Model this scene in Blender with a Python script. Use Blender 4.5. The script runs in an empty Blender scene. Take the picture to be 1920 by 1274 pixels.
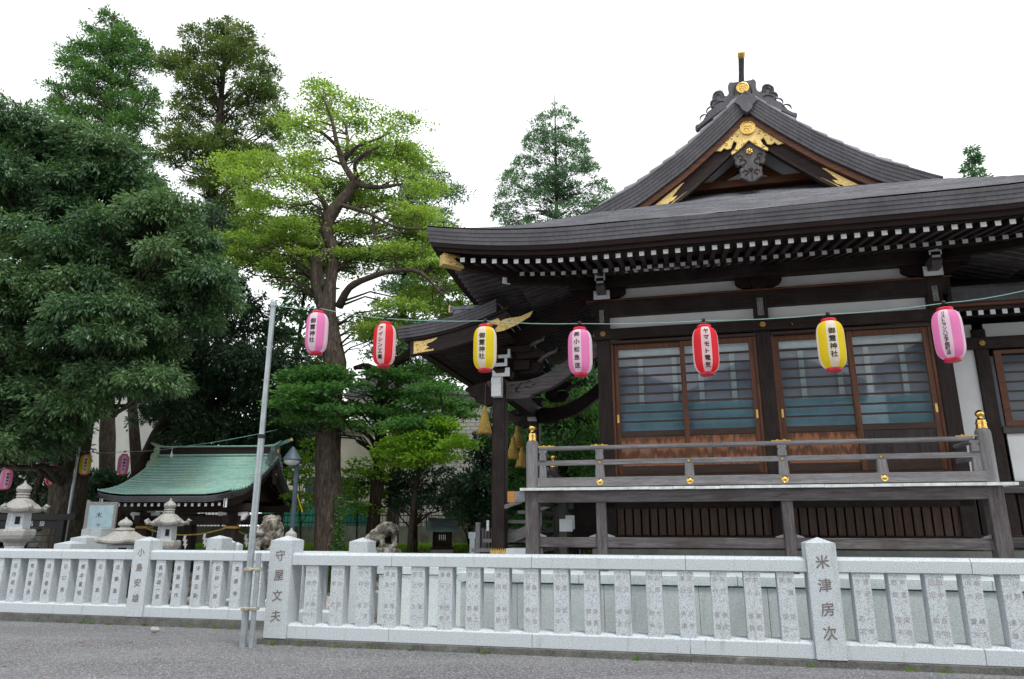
import bpy, bmesh, math, random
import numpy as np
from mathutils import Vector, Matrix
random.seed(7); RNG = np.random.default_rng(7)
PI = math.pi
scene = bpy.context.scene
COL = scene.collection

# ------------------------------------------------------------------ camera, sky, sun, exposure
PITCH = math.atan(351 / 1330.0)
cam = bpy.data.cameras.new('camera'); cam.sensor_width = 36; cam.lens = 36 * 1330 / 1920
cam.clip_start = 0.1; cam.clip_end = 600
cam_o = bpy.data.objects.new('camera', cam); COL.objects.link(cam_o)
cam_o.location = (0, 0, 1.6); cam_o.rotation_euler = (PI / 2 + PITCH, 0, 0)
scene.camera = cam_o

SUN_EL, SUN_AZ = math.radians(62), math.radians(150)     # azimuth measured from +Y towards +X
world = bpy.data.worlds.new('World'); scene.world = world; world.use_nodes = True
nt = world.node_tree; nt.nodes.clear()
out = nt.nodes.new('ShaderNodeOutputWorld')
sky = nt.nodes.new('ShaderNodeTexSky'); sky.sky_type = 'NISHITA'; sky.sun_disc = False
sky.sun_elevation = SUN_EL; sky.sun_rotation = SUN_AZ
bg1 = nt.nodes.new('ShaderNodeBackground'); bg1.inputs['Strength'].default_value = 0.12
bg2 = nt.nodes.new('ShaderNodeBackground'); bg2.inputs['Strength'].default_value = 1.05
tc = nt.nodes.new('ShaderNodeTexCoord')
nz = nt.nodes.new('ShaderNodeTexNoise'); nz.inputs['Scale'].default_value = 1.6; nz.inputs['Detail'].default_value = 4
ramp = nt.nodes.new('ShaderNodeValToRGB')
ramp.color_ramp.elements[0].position = 0.25; ramp.color_ramp.elements[0].color = (0.90, 0.95, 1.0, 1)
ramp.color_ramp.elements[1].position = 0.6; ramp.color_ramp.elements[1].color = (0.98, 1.0, 1.0, 1)
mixs = nt.nodes.new('ShaderNodeMixShader'); mixs.inputs[0].default_value = 0.93
nt.links.new(tc.outputs['Generated'], nz.inputs['Vector'])
nt.links.new(nz.outputs['Fac'], ramp.inputs['Fac'])
nt.links.new(sky.outputs['Color'], bg1.inputs['Color'])
nt.links.new(ramp.outputs['Color'], bg2.inputs['Color'])
nt.links.new(bg1.outputs[0], mixs.inputs[1]); nt.links.new(bg2.outputs[0], mixs.inputs[2])
nt.links.new(mixs.outputs[0], out.inputs['Surface'])
sun = bpy.data.lights.new('sun', 'SUN'); sun.energy = 1.5; sun.angle = math.radians(10); sun.color = (1.0, 0.97, 0.92)
sun_o = bpy.data.objects.new('sun', sun); COL.objects.link(sun_o)
sd = Vector((math.sin(SUN_AZ) * math.cos(SUN_EL), math.cos(SUN_AZ) * math.cos(SUN_EL), math.sin(SUN_EL)))
sun_o.rotation_euler = sd.to_track_quat('Z', 'Y').to_euler(); sun_o.location = (0, -20, 40)
scene.view_settings.view_transform = 'Standard'; scene.view_settings.look = 'None'
scene.view_settings.exposure = 0.58; scene.view_settings.gamma = 1; scene.view_settings.use_curve_mapping = False
scene.cycles.max_bounces = 6; scene.cycles.transparent_max_bounces = 8

# ------------------------------------------------------------------ frames
YAW = math.atan((1330 / math.cos(PITCH)) / 5760.0)
def hw(s, d, z=0):            # hall frame (along facade, inward, up) -> world
    return Vector((s * math.cos(YAW) + d * math.sin(YAW), -s * math.sin(YAW) + d * math.cos(YAW), z))
_cp, _sp = math.cos(PITCH), math.sin(PITCH)
def at(u, v, Y):              # a sight line met at distance Y (metres in front of the camera)
    X = (u - 960) / 1330.0; W = (637 - v) / 1330.0
    r = Vector((X, _cp - W * _sp, _sp + W * _cp)); return Vector((0, 0, 1.6)) + r * (Y / r.y)

# ------------------------------------------------------------------ materials
class NT:
    def __init__(s, name, rough=0.6, spec=0.4, metal=0.0):
        s.m = bpy.data.materials.new(name); s.m.use_nodes = True; s.t = s.m.node_tree
        s.b = s.t.nodes['Principled BSDF']; s.b.inputs['Roughness'].default_value = rough
        s.b.inputs['Specular IOR Level'].default_value = spec; s.b.inputs['Metallic'].default_value = metal
        s.tc = s.t.nodes.new('ShaderNodeTexCoord')
    def n(s, typ, **kw):
        nd = s.t.nodes.new(typ)
        for k, v in kw.items():
            if k in nd.inputs: nd.inputs[k].default_value = v
            else: setattr(nd, k, v)
        return nd
    def l(s, a, b): s.t.links.new(a, b)
    def coords(s, scale=(1, 1, 1), rot=(0, 0, 0), kind='Object'):
        mp = s.n('ShaderNodeMapping'); mp.inputs['Scale'].default_value = scale; mp.inputs['Rotation'].default_value = rot
        s.l(s.tc.outputs[kind], mp.inputs['Vector']); return mp.outputs[0]
    def noise(s, scale, detail=3, vec=None, rough=0.55, dist=0.0):
        nd = s.n('ShaderNodeTexNoise'); nd.inputs['Scale'].default_value = scale; nd.inputs['Detail'].default_value = detail
        nd.inputs['Roughness'].default_value = rough; nd.inputs['Distortion'].default_value = dist
        s.l(vec if vec is not None else s.coords(), nd.inputs['Vector']); return nd.outputs['Fac']
    def ramp(s, fac, *stops):
        r = s.n('ShaderNodeValToRGB'); e = r.color_ramp.elements
        while len(e) < len(stops): e.new(0.5)
        for k, (p, c) in enumerate(stops):
            e[k].position = p; e[k].color = (c[0], c[1], c[2], 1) if hasattr(c, '__len__') else (c, c, c, 1)
        s.l(fac, r.inputs['Fac']); return r.outputs['Color']
    def mix(s, fac, a, b, mode='MIX'):
        m = s.n('ShaderNodeMix', data_type='RGBA', blend_type=mode)
        for sock, v in ((m.inputs[0], fac), (m.inputs[6], a), (m.inputs[7], b)):
            if isinstance(v, (int, float)): sock.default_value = v
            elif isinstance(v, tuple): sock.default_value = (v[0], v[1], v[2], 1)
            else: s.l(v, sock)
        return m.outputs[2]
    def col(s, c):
        if isinstance(c, tuple): s.b.inputs['Base Color'].default_value = (c[0], c[1], c[2], 1)
        else: s.l(c, s.b.inputs['Base Color'])
    def bump(s, h, strength=0.3, dist=0.01):
        b = s.n('ShaderNodeBump'); b.inputs['Strength'].default_value = strength; b.inputs['Distance'].default_value = dist
        s.l(h, b.inputs['Height']); s.l(b.outputs[0], s.b.inputs['Normal'])
    def rough(s, c): s.l(c, s.b.inputs['Roughness'])

def wood(name, c1, c2, c3=None, axis='x', rough=0.65, grain=1.0, spec=0.35, weather=None):
    m = NT(name, rough, spec)
    sc = {'x': (0.6, 9, 9), 'y': (9, 0.6, 9), 'z': (9, 9, 0.6)}[axis]
    sc = tuple(v * grain for v in sc)
    f = m.noise(3.0, 6, m.coords(sc), 0.65, 0.6)
    c = m.ramp(f, (0.3, c1), (0.7, c2))
    g = m.noise(14.0, 4, m.coords(sc), 0.6, 0.2)
    c = m.mix(m.ramp(g, (0.52, 0.0), (0.66, 0.55)), c, tuple(v * 0.45 for v in c1))
    if weather:
        w = m.noise(1.3, 5, m.coords(), 0.7); c = m.mix(m.ramp(w, (0.48, 0.0), (0.7, 0.8)), c, weather)
    m.col(c); m.bump(g, 0.35, 0.004); return m.m
def plain(name, c, rough=0.5, spec=0.4, metal=0.0, var=0.12, scale=6, bump=0.0):
    m = NT(name, rough, spec, metal)
    f = m.noise(scale, 5)
    m.col(m.ramp(f, (0.3, tuple(v * (1 - var) for v in c)), (0.7, tuple(min(1, v * (1 + var)) for v in c))))
    if bump: m.bump(m.noise(scale * 8, 4), bump, 0.004)
    return m.m
def granite(name, base, dark, speck=170, stain=(0.30, 0.31, 0.27), stain_amt=0.5, moss=0.0):
    m = NT(name, 0.62, 0.35)
    v1 = m.noise(speck, 2, None, 0.5); v2 = m.noise(speck * 0.45, 3)
    c = m.ramp(v1, (0.36, dark), (0.47, base), (0.66, tuple(min(1, v * 1.12) for v in base)))
    c = m.mix(m.ramp(v2, (0.3, 0.35), (0.5, 0.0)), c, tuple(v * 0.8 for v in base))
    s = m.noise(2.2, 6, m.coords((2.2, 2.2, 0.55)), 0.7)
    c = m.mix(m.ramp(s, (0.58, 0.0), (0.78, stain_amt)), c, stain)
    dr = m.noise(2.6, 5, m.coords((4.5, 4.5, 0.35)), 0.6); c = m.mix(m.ramp(dr, (0.60, 0.0), (0.74, stain_amt * .8)), c, tuple(v * .8 for v in stain))
    if moss:
        q = m.noise(3.5, 6, m.coords((1.3, 1, 1)), 0.7)
        c = m.mix(m.ramp(q, (0.56, 0.0), (0.72, moss)), c, (0.20, 0.24, 0.09))
    m.col(c); m.bump(v1, 0.12, 0.002); return m.m

M = {}
M['granite'] = granite('granite', (0.53, 0.575, 0.605), (0.24, 0.265, 0.29), speck=110, stain_amt=0.65, stain=(0.27, 0.27, 0.235))
M['granite_inner'] = granite('granite inner', (0.64, 0.71, 0.72), (0.36, 0.41, 0.42), moss=0.22, stain=(0.40, 0.46, 0.41))
M['granite_lantern'] = granite('granite lantern', (0.36, 0.35, 0.33), (0.18, 0.17, 0.16), speck=60, stain=(0.12, 0.10, 0.10), stain_amt=0.9, moss=0.3)
M['granite_white'] = granite('granite white', (0.60, 0.64, 0.67), (0.36, 0.38, 0.4), speck=90, stain_amt=0.3)
m = NT('old carved stone', 0.85, 0.2); f = m.noise(5, 8, None, 0.7); g = m.noise(26, 6, None, 0.7)
c = m.ramp(f, (0.40, (0.055, 0.042, 0.040)), (0.5, (0.21, 0.19, 0.16)), (0.60, (0.52, 0.50, 0.44)))
m.col(m.mix(m.ramp(g, (0.45, 0.0), (0.62, 0.55)), c, (0.10, 0.10, 0.075))); m.bump(g, 0.7, 0.02); M['old_stone'] = m.m
m = NT('curb concrete', 0.9, 0.2); f = m.noise(3, 8, m.coords((1, 1, 1.4)), 0.72); g = m.noise(60, 3)
c = m.ramp(f, (0.36, (0.055, 0.055, 0.052)), (0.6, (0.13, 0.13, 0.122)), (0.74, (0.28, 0.28, 0.25)))
m.col(m.mix(m.ramp(g, (0.4, 0.0), (0.65, 0.5)), c, (0.22, 0.22, 0.2))); m.bump(g, 0.4, 0.004); M['curb'] = m.m
m = NT('concrete', 0.85, 0.25); f = m.noise(1.6, 7, m.coords((1, 1, .6)), 0.7)
m.col(m.ramp(f, (0.35, (0.14, 0.15, 0.135)), (0.65, (0.27, 0.27, 0.25)))); M['concrete'] = m.m
m = NT('mossy concrete', 0.9, 0.2); f = m.noise(1.6, 7, m.coords((1, 1, .6)), 0.7)
m.col(m.ramp(f, (0.35, (0.055, 0.065, 0.045)), (0.65, (0.15, 0.16, 0.13)))); M['wall_conc'] = m.m
# ground: grey gravelly asphalt
m = NT('gravel', 0.9, 0.25)
v = m.n('ShaderNodeTexVoronoi'); v.inputs['Scale'].default_value = 58; m.l(m.coords(), v.inputs['Vector'])
v2 = m.n('ShaderNodeTexVoronoi'); v2.inputs['Scale'].default_value = 27; m.l(m.coords(), v2.inputs['Vector'])
sep = m.n('ShaderNodeSeparateColor'); m.l(v.outputs['Color'], sep.inputs[0])
sep2 = m.n('ShaderNodeSeparateColor'); m.l(v2.outputs['Color'], sep2.inputs[0])
c = m.ramp(sep.outputs[0], (0.0, (0.08, 0.08, 0.085)), (0.5, (0.28, 0.285, 0.30)), (0.86, (0.46, 0.465, 0.48)), (0.97, (0.78, 0.77, 0.74)))
c = m.mix(m.ramp(sep2.outputs[1], (0.93, 0.0), (0.94, 0.75)), c, (0.42, 0.39, 0.36))
c = m.mix(m.ramp(v.outputs['Distance'], (0.0, 0.0), (0.6, 0.75)), c, (0.09, 0.09, 0.10))
big = m.noise(0.55, 5, m.coords((0.6, 1.8, 1)), 0.6)
c = m.mix(m.ramp(big, (0.4, 0.0), (0.7, 0.25)), c, (0.38, 0.38, 0.39))
m.col(c); inv = m.n('ShaderNodeMath', operation='MULTIPLY'); inv.inputs[1].default_value = -1; m.l(v.outputs['Distance'], inv.inputs[0])
m.bump(inv.outputs[0], 0.9, 0.02); M['gravel'] = m.m
m = NT('pale precinct gravel', 0.9, 0.2); v = m.n('ShaderNodeTexVoronoi'); v.inputs['Scale'].default_value = 38; m.l(m.coords(), v.inputs['Vector'])
sep = m.n('ShaderNodeSeparateColor'); m.l(v.outputs['Color'], sep.inputs[0])
m.col(m.ramp(sep.outputs[0], (0.0, (0.22, 0.17, 0.165)), (0.4, (0.5, 0.45, 0.44)), (0.9, (0.62, 0.58, 0.56)))); M['pale_gravel'] = m.m
m = NT('earth', 0.95, 0.1); f = m.noise(2.5, 7); g = m.noise(25, 4)
c = m.ramp(f, (0.38, (0.10, 0.085, 0.055)), (0.55, (0.075, 0.10, 0.035)), (0.7, (0.07, 0.13, 0.025)))
m.col(m.mix(m.ramp(g, (0.4, 0.4), (0.6, 0.0)), c, (0.05, 0.045, 0.03))); m.bump(g, 0.6, 0.03); M['earth'] = m.m
# timber
for ax in 'xyz':
    M['dark_' + ax] = wood('dark timber ' + ax, (0.011, 0.006, 0.006), (0.032, 0.017, 0.015), axis=ax, rough=0.6, spec=0.2)
    M['brown_' + ax] = wood('brown timber ' + ax, (0.014, 0.009, 0.008), (0.042, 0.028, 0.025), axis=ax, rough=0.65, spec=0.22, weather=(0.055, 0.043, 0.04))
    M['grey_' + ax] = wood('weathered grey timber ' + ax, (0.14, 0.135, 0.14), (0.29, 0.285, 0.30), axis=ax, rough=0.75, weather=(0.15, 0.135, 0.13))
    M['greydk_' + ax] = wood('dark weathered timber ' + ax, (0.040, 0.032, 0.033), (0.15, 0.138, 0.142), axis=ax, rough=0.7, weather=(0.05, 0.035, 0.032))
    M['frame_' + ax] = wood('red brown timber ' + ax, (0.06, 0.023, 0.012), (0.20, 0.072, 0.032), axis=ax, rough=0.45)
    M['sash_' + ax] = wood('dark sash timber ' + ax, (0.028, 0.016, 0.012), (0.075, 0.042, 0.03), axis=ax, rough=0.5)
M['slat_z'] = wood('brown slat timber', (0.05, 0.028, 0.020), (0.12, 0.070, 0.052), axis='z', rough=0.65, weather=(0.09, 0.075, 0.07))
m = NT('orange grained panel', 0.5, 0.4)
w = m.n('ShaderNodeTexWave', wave_type='RINGS', rings_direction='X'); w.inputs['Scale'].default_value = 1.1; w.inputs['Distortion'].default_value = 4
w.inputs['Detail'].default_value = 3; w.inputs['Detail Scale'].default_value = 1.6; m.l(m.coords((7, 3, 0.9)), w.inputs['Vector'])
f = m.noise(2.5, 5, m.coords((5, 1, 0.8)), 0.7)
c = m.ramp(w.outputs['Fac'], (0.15, (0.11, 0.038, 0.016)), (0.75, (0.34, 0.125, 0.055)))
m.col(m.mix(m.ramp(f, (0.45, 0.0), (0.75, 0.6)), c, (0.33, 0.17, 0.10))); m.bump(w.outputs['Fac'], 0.25, 0.003); M['panel'] = m.m
m = NT('dark grained panel', 0.55, 0.3); f = m.noise(3, 6, m.coords((9, 1, 0.6)), 0.7, 1.2)
m.col(m.ramp(f, (0.35, (0.02, 0.014, 0.016)), (0.65, (0.065, 0.048, 0.05)))); M['panel_dark'] = m.m
M['plaster'] = plain('plaster', (0.80, 0.81, 0.82), 0.85, 0.2, var=0.05, scale=3)
M['white'] = plain('white paint', (0.72, 0.74, 0.75), 0.6, 0.3, var=0.07, scale=8)
M['deck_white'] = plain('white board ends', (0.62, 0.64, 0.64), 0.7, 0.3, var=0.22, scale=9)
M['gold'] = plain('gilt metal', (0.72, 0.48, 0.15), 0.33, 0.5, 0.9, var=0.22, scale=24, bump=0.35)
M['gold_flat'] = plain('gilt sheet', (0.62, 0.45, 0.18), 0.45, 0.5, 0.75, var=0.3, scale=40, bump=0.6)
M['brass'] = plain('polished brass', (0.85, 0.55, 0.16), 0.16, 0.5, 1.0, var=0.05)
M['steel'] = plain('galvanised steel', (0.36, 0.40, 0.42), 0.42, 0.5, 0.55, var=0.15, scale=10)
M['bluesteel'] = plain('blue grey painted steel', (0.05, 0.075, 0.10), 0.5)
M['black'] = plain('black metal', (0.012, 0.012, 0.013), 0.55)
M['ink'] = plain('ink', (0.03, 0.028, 0.035), 0.8, 0.1)
M['carve'] = plain('carved letter', (0.20, 0.175, 0.17), 0.9, 0.1, var=0.3, scale=30)
M['carve_faint'] = plain('faint carved letter', (0.33, 0.30, 0.29), 0.9, 0.1, var=0.25, scale=30)
# roof metal courses
def roofmat(name, c1, c2, rough, metal, spec, axis=0, stain=None):
    m = NT(name, rough, spec, metal)
    f = m.noise(1.6, 6, m.coords((1, 3, 1)), 0.7)
    c = m.ramp(f, (0.35, c1), (0.65, c2))
    g = m.noise(7, 5, m.coords((3, 3, 1)), 0.6); c = m.mix(m.ramp(g, (0.4, 0.35), (0.6, 0.0)), c, tuple(v * 0.6 for v in c1))
    if stain:
        q = m.noise(1.1, 5, m.coords((1.0, 0.35, 0.35)), 0.6); c = m.mix(m.ramp(q, (0.50, 0.0), (0.64, 0.6)), c, stain)
    m.col(c); m.bump(m.noise(12, 3), 0.08, 0.006); return m.m
M['roof'] = roofmat('brown metal roof', (0.09, 0.088, 0.098), (0.20, 0.197, 0.215), 0.30, 0.65, 0.6)
M['roof_edge'] = roofmat('brown roof edge', (0.062, 0.058, 0.066), (0.108, 0.104, 0.118), 0.5, 0.1, 0.4)
M['verdigris'] = roofmat('verdigris copper', (0.23, 0.43, 0.38), (0.37, 0.57, 0.50), 0.5, 0.0, 0.4, stain=(0.42, 0.40, 0.17))
M['verdigris_dk'] = roofmat('grey green copper', (0.09, 0.14, 0.14), (0.18, 0.26, 0.25), 0.4, 0.2, 0.4)
M['straw'] = plain('straw', (0.44, 0.30, 0.085), 0.9, 0.1, var=0.4, scale=40, bump=0.5)
M['rope'] = plain('old rope', (0.12, 0.10, 0.08), 0.9, 0.1, var=0.3, scale=40, bump=0.5)
M['cord'] = plain('pale green cord', (0.24, 0.42, 0.36), 0.6)
M['curtain'] = plain('blue curtain', (0.25, 0.48, 0.60), 0.8, 0.1, var=0.15, scale=4)
M['screen'] = plain('sky reflection violet', (0.52, 0.50, 0.60), 0.8, 0.1, var=0.12, scale=1.5)  # violet puts the sky mirrored in the upper panes into the colour
M['streak_pelmet'] = plain('pale light streak and pelmet', (0.85, 0.90, 0.90), 0.8, 0.1, var=0.1)  # near-white for the painted light streaks, shared with the pelmet
m = NT('window glass', 0.04, 0.5); m.b.inputs['Base Color'].default_value = (0.9, 0.95, 0.97, 1)
tr = m.n('ShaderNodeBsdfTransparent'); tr.inputs[0].default_value = (0.90, 0.94, 0.95, 1); gl = m.n('ShaderNodeBsdfGlossy'); gl.inputs['Roughness'].default_value = 0.03
fr = m.n('ShaderNodeFresnel'); fr.inputs['IOR'].default_value = 1.5; mm = m.n('ShaderNodeMixShader')
m.l(fr.outputs[0], mm.inputs[0]); m.l(tr.outputs[0], mm.inputs[1]); m.l(gl.outputs[0], mm.inputs[2]); m.l(mm.outputs[0], m.t.nodes['Material Output'].inputs['Surface'])
M['glass'] = m.m
def bark(name, c1, c2, green=0.0):
    m = NT(name, 0.95, 0.1); f = m.noise(3, 7, m.coords((3.5, 3.5, 0.5)), 0.7, 0.5); g = m.noise(14, 5, m.coords((1.5, 1.5, 0.4)), 0.7)
    c = m.ramp(f, (0.35, c1), (0.65, c2)); c = m.mix(m.ramp(g, (0.45, 0.6), (0.6, 0.0)), c, tuple(v * 0.4 for v in c1))
    if green: c = m.mix(m.ramp(m.noise(1.5, 5), (0.5, 0.0), (0.65, green)), c, (0.07, 0.085, 0.03))
    m.col(c); m.bump(f, 0.9, 0.05); return m.m
M['bark'] = bark('grey brown bark', (0.055, 0.042, 0.035), (0.15, 0.12, 0.10), 0.2)
M['bark_dark'] = bark('dark bark', (0.03, 0.024, 0.02), (0.085, 0.065, 0.052), 0.15)
M['bark_gnarl'] = bark('gnarled bark', (0.06, 0.05, 0.042), (0.17, 0.145, 0.12), 0.6)
def leaf(name, c1, c2, c3, trans=0.35, rough=0.45, spec=0.35):
    m = NT(name, rough, spec)
    ge = m.n('ShaderNodeNewGeometry')
    c = m.ramp(ge.outputs['Random Per Island'], (0.0, c1), (0.6, c2), (1.0, c3))
    big = m.noise(0.55, 3); c = m.mix(m.ramp(big, (0.4, 0.0), (0.62, 0.5)), c, c3)
    m.col(c)
    t = m.n('ShaderNodeBsdfTranslucent'); br = m.mix(1.0, c, (1.5, 1.7, 0.7), 'MULTIPLY'); m.l(br, t.inputs[0])
    ms = m.n('ShaderNodeMixShader'); ms.inputs[0].default_value = trans
    m.l(m.b.outputs[0], ms.inputs[1]); m.l(t.outputs[0], ms.inputs[2]); m.l(ms.outputs[0], m.t.nodes['Material Output'].inputs['Surface'])
    return m.m
M['leaf_oak'] = leaf('oak leaves', (0.024, 0.068, 0.038), (0.064, 0.138, 0.068), (0.15, 0.235, 0.10), 0.25, 0.42, 0.32)
M['leaf_dark'] = leaf('dark evergreen leaves', (0.014, 0.040, 0.024), (0.030, 0.072, 0.040), (0.05, 0.10, 0.045), 0.2, 0.4)
M['leaf_cedar'] = leaf('cedar foliage', (0.040, 0.075, 0.025), (0.085, 0.14, 0.038), (0.16, 0.21, 0.05), 0.25, 0.6, 0.2)
M['leaf_cedar2'] = leaf('green cedar foliage', (0.035, 0.085, 0.032), (0.07, 0.155, 0.045), (0.11, 0.23, 0.055), 0.25, 0.6, 0.2)
M['leaf_fir'] = leaf('fir foliage', (0.040, 0.09, 0.055), (0.080, 0.16, 0.09), (0.12, 0.22, 0.115), 0.25, 0.6, 0.2)
M['leaf_bright'] = leaf('bright green leaves', (0.06, 0.13, 0.035), (0.17, 0.28, 0.055), (0.34, 0.42, 0.10), 0.45, 0.5, 0.3)
M['leaf_maple'] = leaf('maple leaves', (0.030, 0.095, 0.034), (0.062, 0.160, 0.050), (0.11, 0.235, 0.06), 0.4, 0.5, 0.3)
M['leaf_lime'] = leaf('lime maple leaves', (0.10, 0.22, 0.02), (0.17, 0.32, 0.03), (0.26, 0.40, 0.05), 0.45, 0.5, 0.3)
M['grass'] = leaf('grass blades', (0.06, 0.14, 0.02), (0.12, 0.24, 0.03), (0.20, 0.32, 0.05), 0.4, 0.6, 0.2)

# ------------------------------------------------------------------ mesh builder
class MB:
    def __init__(s): s.v = []; s.f = []
    def add(s, vs, fs, T=None):
        b = len(s.v)
        for p in vs:
            p = Vector(p); s.v.append(tuple(T @ p) if T is not None else tuple(p))
        for f in fs: s.f.append(tuple(i + b for i in f))
        return s
    def box(s, x0, x1, y0, y1, z0, z1, T=None):
        if x0 > x1: x0, x1 = x1, x0
        if y0 > y1: y0, y1 = y1, y0
        if z0 > z1: z0, z1 = z1, z0
        return s.add([(x0, y0, z0), (x1, y0, z0), (x1, y1, z0), (x0, y1, z0), (x0, y0, z1), (x1, y0, z1), (x1, y1, z1), (x0, y1, z1)],
                     [(3, 2, 1, 0), (4, 5, 6, 7), (0, 1, 5, 4), (1, 2, 6, 5), (2, 3, 7, 6), (3, 0, 4, 7)], T)
    def beam(s, a, b, w, h, up=(0, 0, 1)):
        a = Vector(a); b = Vector(b); d = (b - a); L = d.length; d.normalize()
        x = d.cross(Vector(up)); x.normalize(); u = x.cross(d)
        T = Matrix(((x.x, d.x, u.x, a.x), (x.y, d.y, u.y, a.y), (x.z, d.z, u.z, a.z), (0, 0, 0, 1)))
        return s.box(-w / 2, w / 2, 0, L, -h / 2, h / 2, T)
    def prism(s, poly, y0, y1, T=None, plane='xz'):      # polygon extruded along the third axis
        n = len(poly)
        ar = sum(poly[i][0] * poly[(i + 1) % n][1] - poly[(i + 1) % n][0] * poly[i][1] for i in range(n))
        if ar < 0: poly = poly[::-1]
        if plane == 'xz': vs = [(p[0], y0, p[1]) for p in poly] + [(p[0], y1, p[1]) for p in poly]
        elif plane == 'xy': vs = [(p[0], p[1], y1) for p in poly] + [(p[0], p[1], y0) for p in poly]
        else: vs = [(y1, p[0], p[1]) for p in poly] + [(y0, p[0], p[1]) for p in poly]
        fs = [tuple(range(n)), tuple(range(2 * n - 1, n - 1, -1))]
        for i in range(n):
            j = (i + 1) % n; fs.append((i, i + n, j + n, j))
        return s.add(vs, fs, T)
    def tube(s, pts, rad, n=8, cap=True):
        pts = [Vector(p) for p in pts]
        if not hasattr(rad, '__len__'): rad = [rad] * len(pts)
        b = len(s.v); ref = Vector((0.31, 0.17, 0.93)).normalized()
        for i, p in enumerate(pts):
            t = (pts[min(i + 1, len(pts) - 1)] - pts[max(i - 1, 0)])
            if t.length < 1e-9: t = Vector((0, 0, 1))
            t.normalize()
            if abs(t.dot(ref)) > 0.98: ref = Vector((1, 0.1, 0)).normalized()
            x = t.cross(ref).normalized(); y = t.cross(x)
            for k in range(n):
                a = 2 * PI * k / n; s.v.append(tuple(p + (x * math.cos(a) + y * math.sin(a)) * rad[i]))
        for i in range(len(pts) - 1):
            for k in range(n):
                k2 = (k + 1) % n; s.f.append((b + i * n + k, b + i * n + k2, b + (i + 1) * n + k2, b + (i + 1) * n + k))
        if cap:
            s.f.append(tuple(b + k for k in range(n - 1, -1, -1))); e = b + (len(pts) - 1) * n; s.f.append(tuple(e + k for k in range(n)))
        return s
    def lathe(s, prof, n=20, c=(0, 0, 0), rot=0, ax=None, wob=None):
        b = len(s.v); c = Vector(c)
        for (r, z) in prof:
            for k in range(n):
                a = 2 * PI * k / n + rot; rr = r * (wob(a) if wob else 1)
                p = Vector((rr * math.cos(a), rr * math.sin(a), z))
                if ax == '-y': p = Vector((p.x, -p.z, p.y))
                s.v.append(tuple(c + p))
        for i in range(len(prof) - 1):
            for k in range(n):
                k2 = (k + 1) % n; s.f.append((b + i * n + k, b + i * n + k2, b + (i + 1) * n + k2, b + (i + 1) * n + k))
        s.f.append(tuple(b + k for k in range(n - 1, -1, -1))); e = b + (len(prof) - 1) * n; s.f.append(tuple(e + k for k in range(n)))
        return s
    def sheet(s, fn, us, vs, thick=None):                   # fn(u, v) -> point ; thick: offset vector for the underside
        b = len(s.v); nu, nv = len(us), len(vs)
        for u in us:
            for v in vs: s.v.append(tuple(fn(u, v)))
        for i in range(nu - 1):
            for j in range(nv - 1):
                s.f.append((b + i * nv + j, b + (i + 1) * nv + j, b + (i + 1) * nv + j + 1, b + i * nv + j + 1))
        if thick is not None:
            b2 = len(s.v); th = Vector(thick)
            for u in us:
                for v in vs: s.v.append(tuple(Vector(fn(u, v)) + th))
            for i in range(nu - 1):
                for j in range(nv - 1):
                    s.f.append((b2 + i * nv + j, b2 + i * nv + j + 1, b2 + (i + 1) * nv + j + 1, b2 + (i + 1) * nv + j))
            for i in range(nu - 1):
                for j in (0, nv - 1): s.f.append((b + i * nv + j, b2 + i * nv + j, b2 + (i + 1) * nv + j, b + (i + 1) * nv + j))
            for j in range(nv - 1):
                for i in (0, nu - 1): s.f.append((b + i * nv + j, b + i * nv + j + 1, b2 + i * nv + j + 1, b2 + i * nv + j))
        return s
    def build(s, name, mat, parent=None, smooth=False, bevel=0.0, fix=True):
        org = ORG.get(parent.name, Vector((0, 0, 0))) if parent is not None else Vector((0, 0, 0))
        me = bpy.data.meshes.new(name)
        me.from_pydata([(p[0] - org[0], p[1] - org[1], p[2] - org[2]) for p in s.v], [], s.f)
        if fix and len(s.f) < 60000:
            bm = bmesh.new(); bm.from_mesh(me); bmesh.ops.recalc_face_normals(bm, faces=bm.faces); bm.to_mesh(me); bm.free()
        me.materials.append(M[mat] if isinstance(mat, str) else mat)
        if smooth:
            me.polygons.foreach_set('use_smooth', [True] * len(me.polygons))
        o = bpy.data.objects.new(name, me); COL.objects.link(o)
        if parent is not None: o.parent = parent
        ORG[o.name] = org
        if smooth == 'auto':
            try:
                me.shade_auto_smooth if False else None
                me.set_sharp_from_angle(angle=math.radians(35))
            except Exception: pass
        if bevel:
            md = o.modifiers.new('bevel', 'BEVEL'); md.width = bevel; md.segments = 1; md.limit_method = 'ANGLE'; md.angle_limit = 0.6
        return o
ORG = {}
def tag(o, label=None, cat=None, group=None, kind=None):
    if label: o['label'] = label
    if cat: o['category'] = cat
    if group: o['group'] = group
    if kind: o['kind'] = kind
    return o
def thing(name, label, cat, loc=(0, 0, 0), group=None, hall=False, rot=0.0):
    """Empty at the base. With hall=True loc and every part's coordinates are hall coordinates."""
    o = bpy.data.objects.new(name, None); COL.objects.link(o); o.empty_display_size = 0.3
    loc = Vector(loc)
    if hall:
        o.location = hw(loc.x, loc.y, loc.z); o.rotation_euler = (0, 0, -YAW + rot); ORG[o.name] = loc if rot == 0 else Vector((0, 0, 0))
    else:
        o.location = loc; o.rotation_euler = (0, 0, rot); ORG[o.name] = Vector((0, 0, 0))
    return tag(o, label, cat, group)
def place(o, hall=False):       # a top-level mesh built in hall coordinates about the origin
    if hall: o.rotation_euler = (0, 0, -YAW)
    return o
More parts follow.
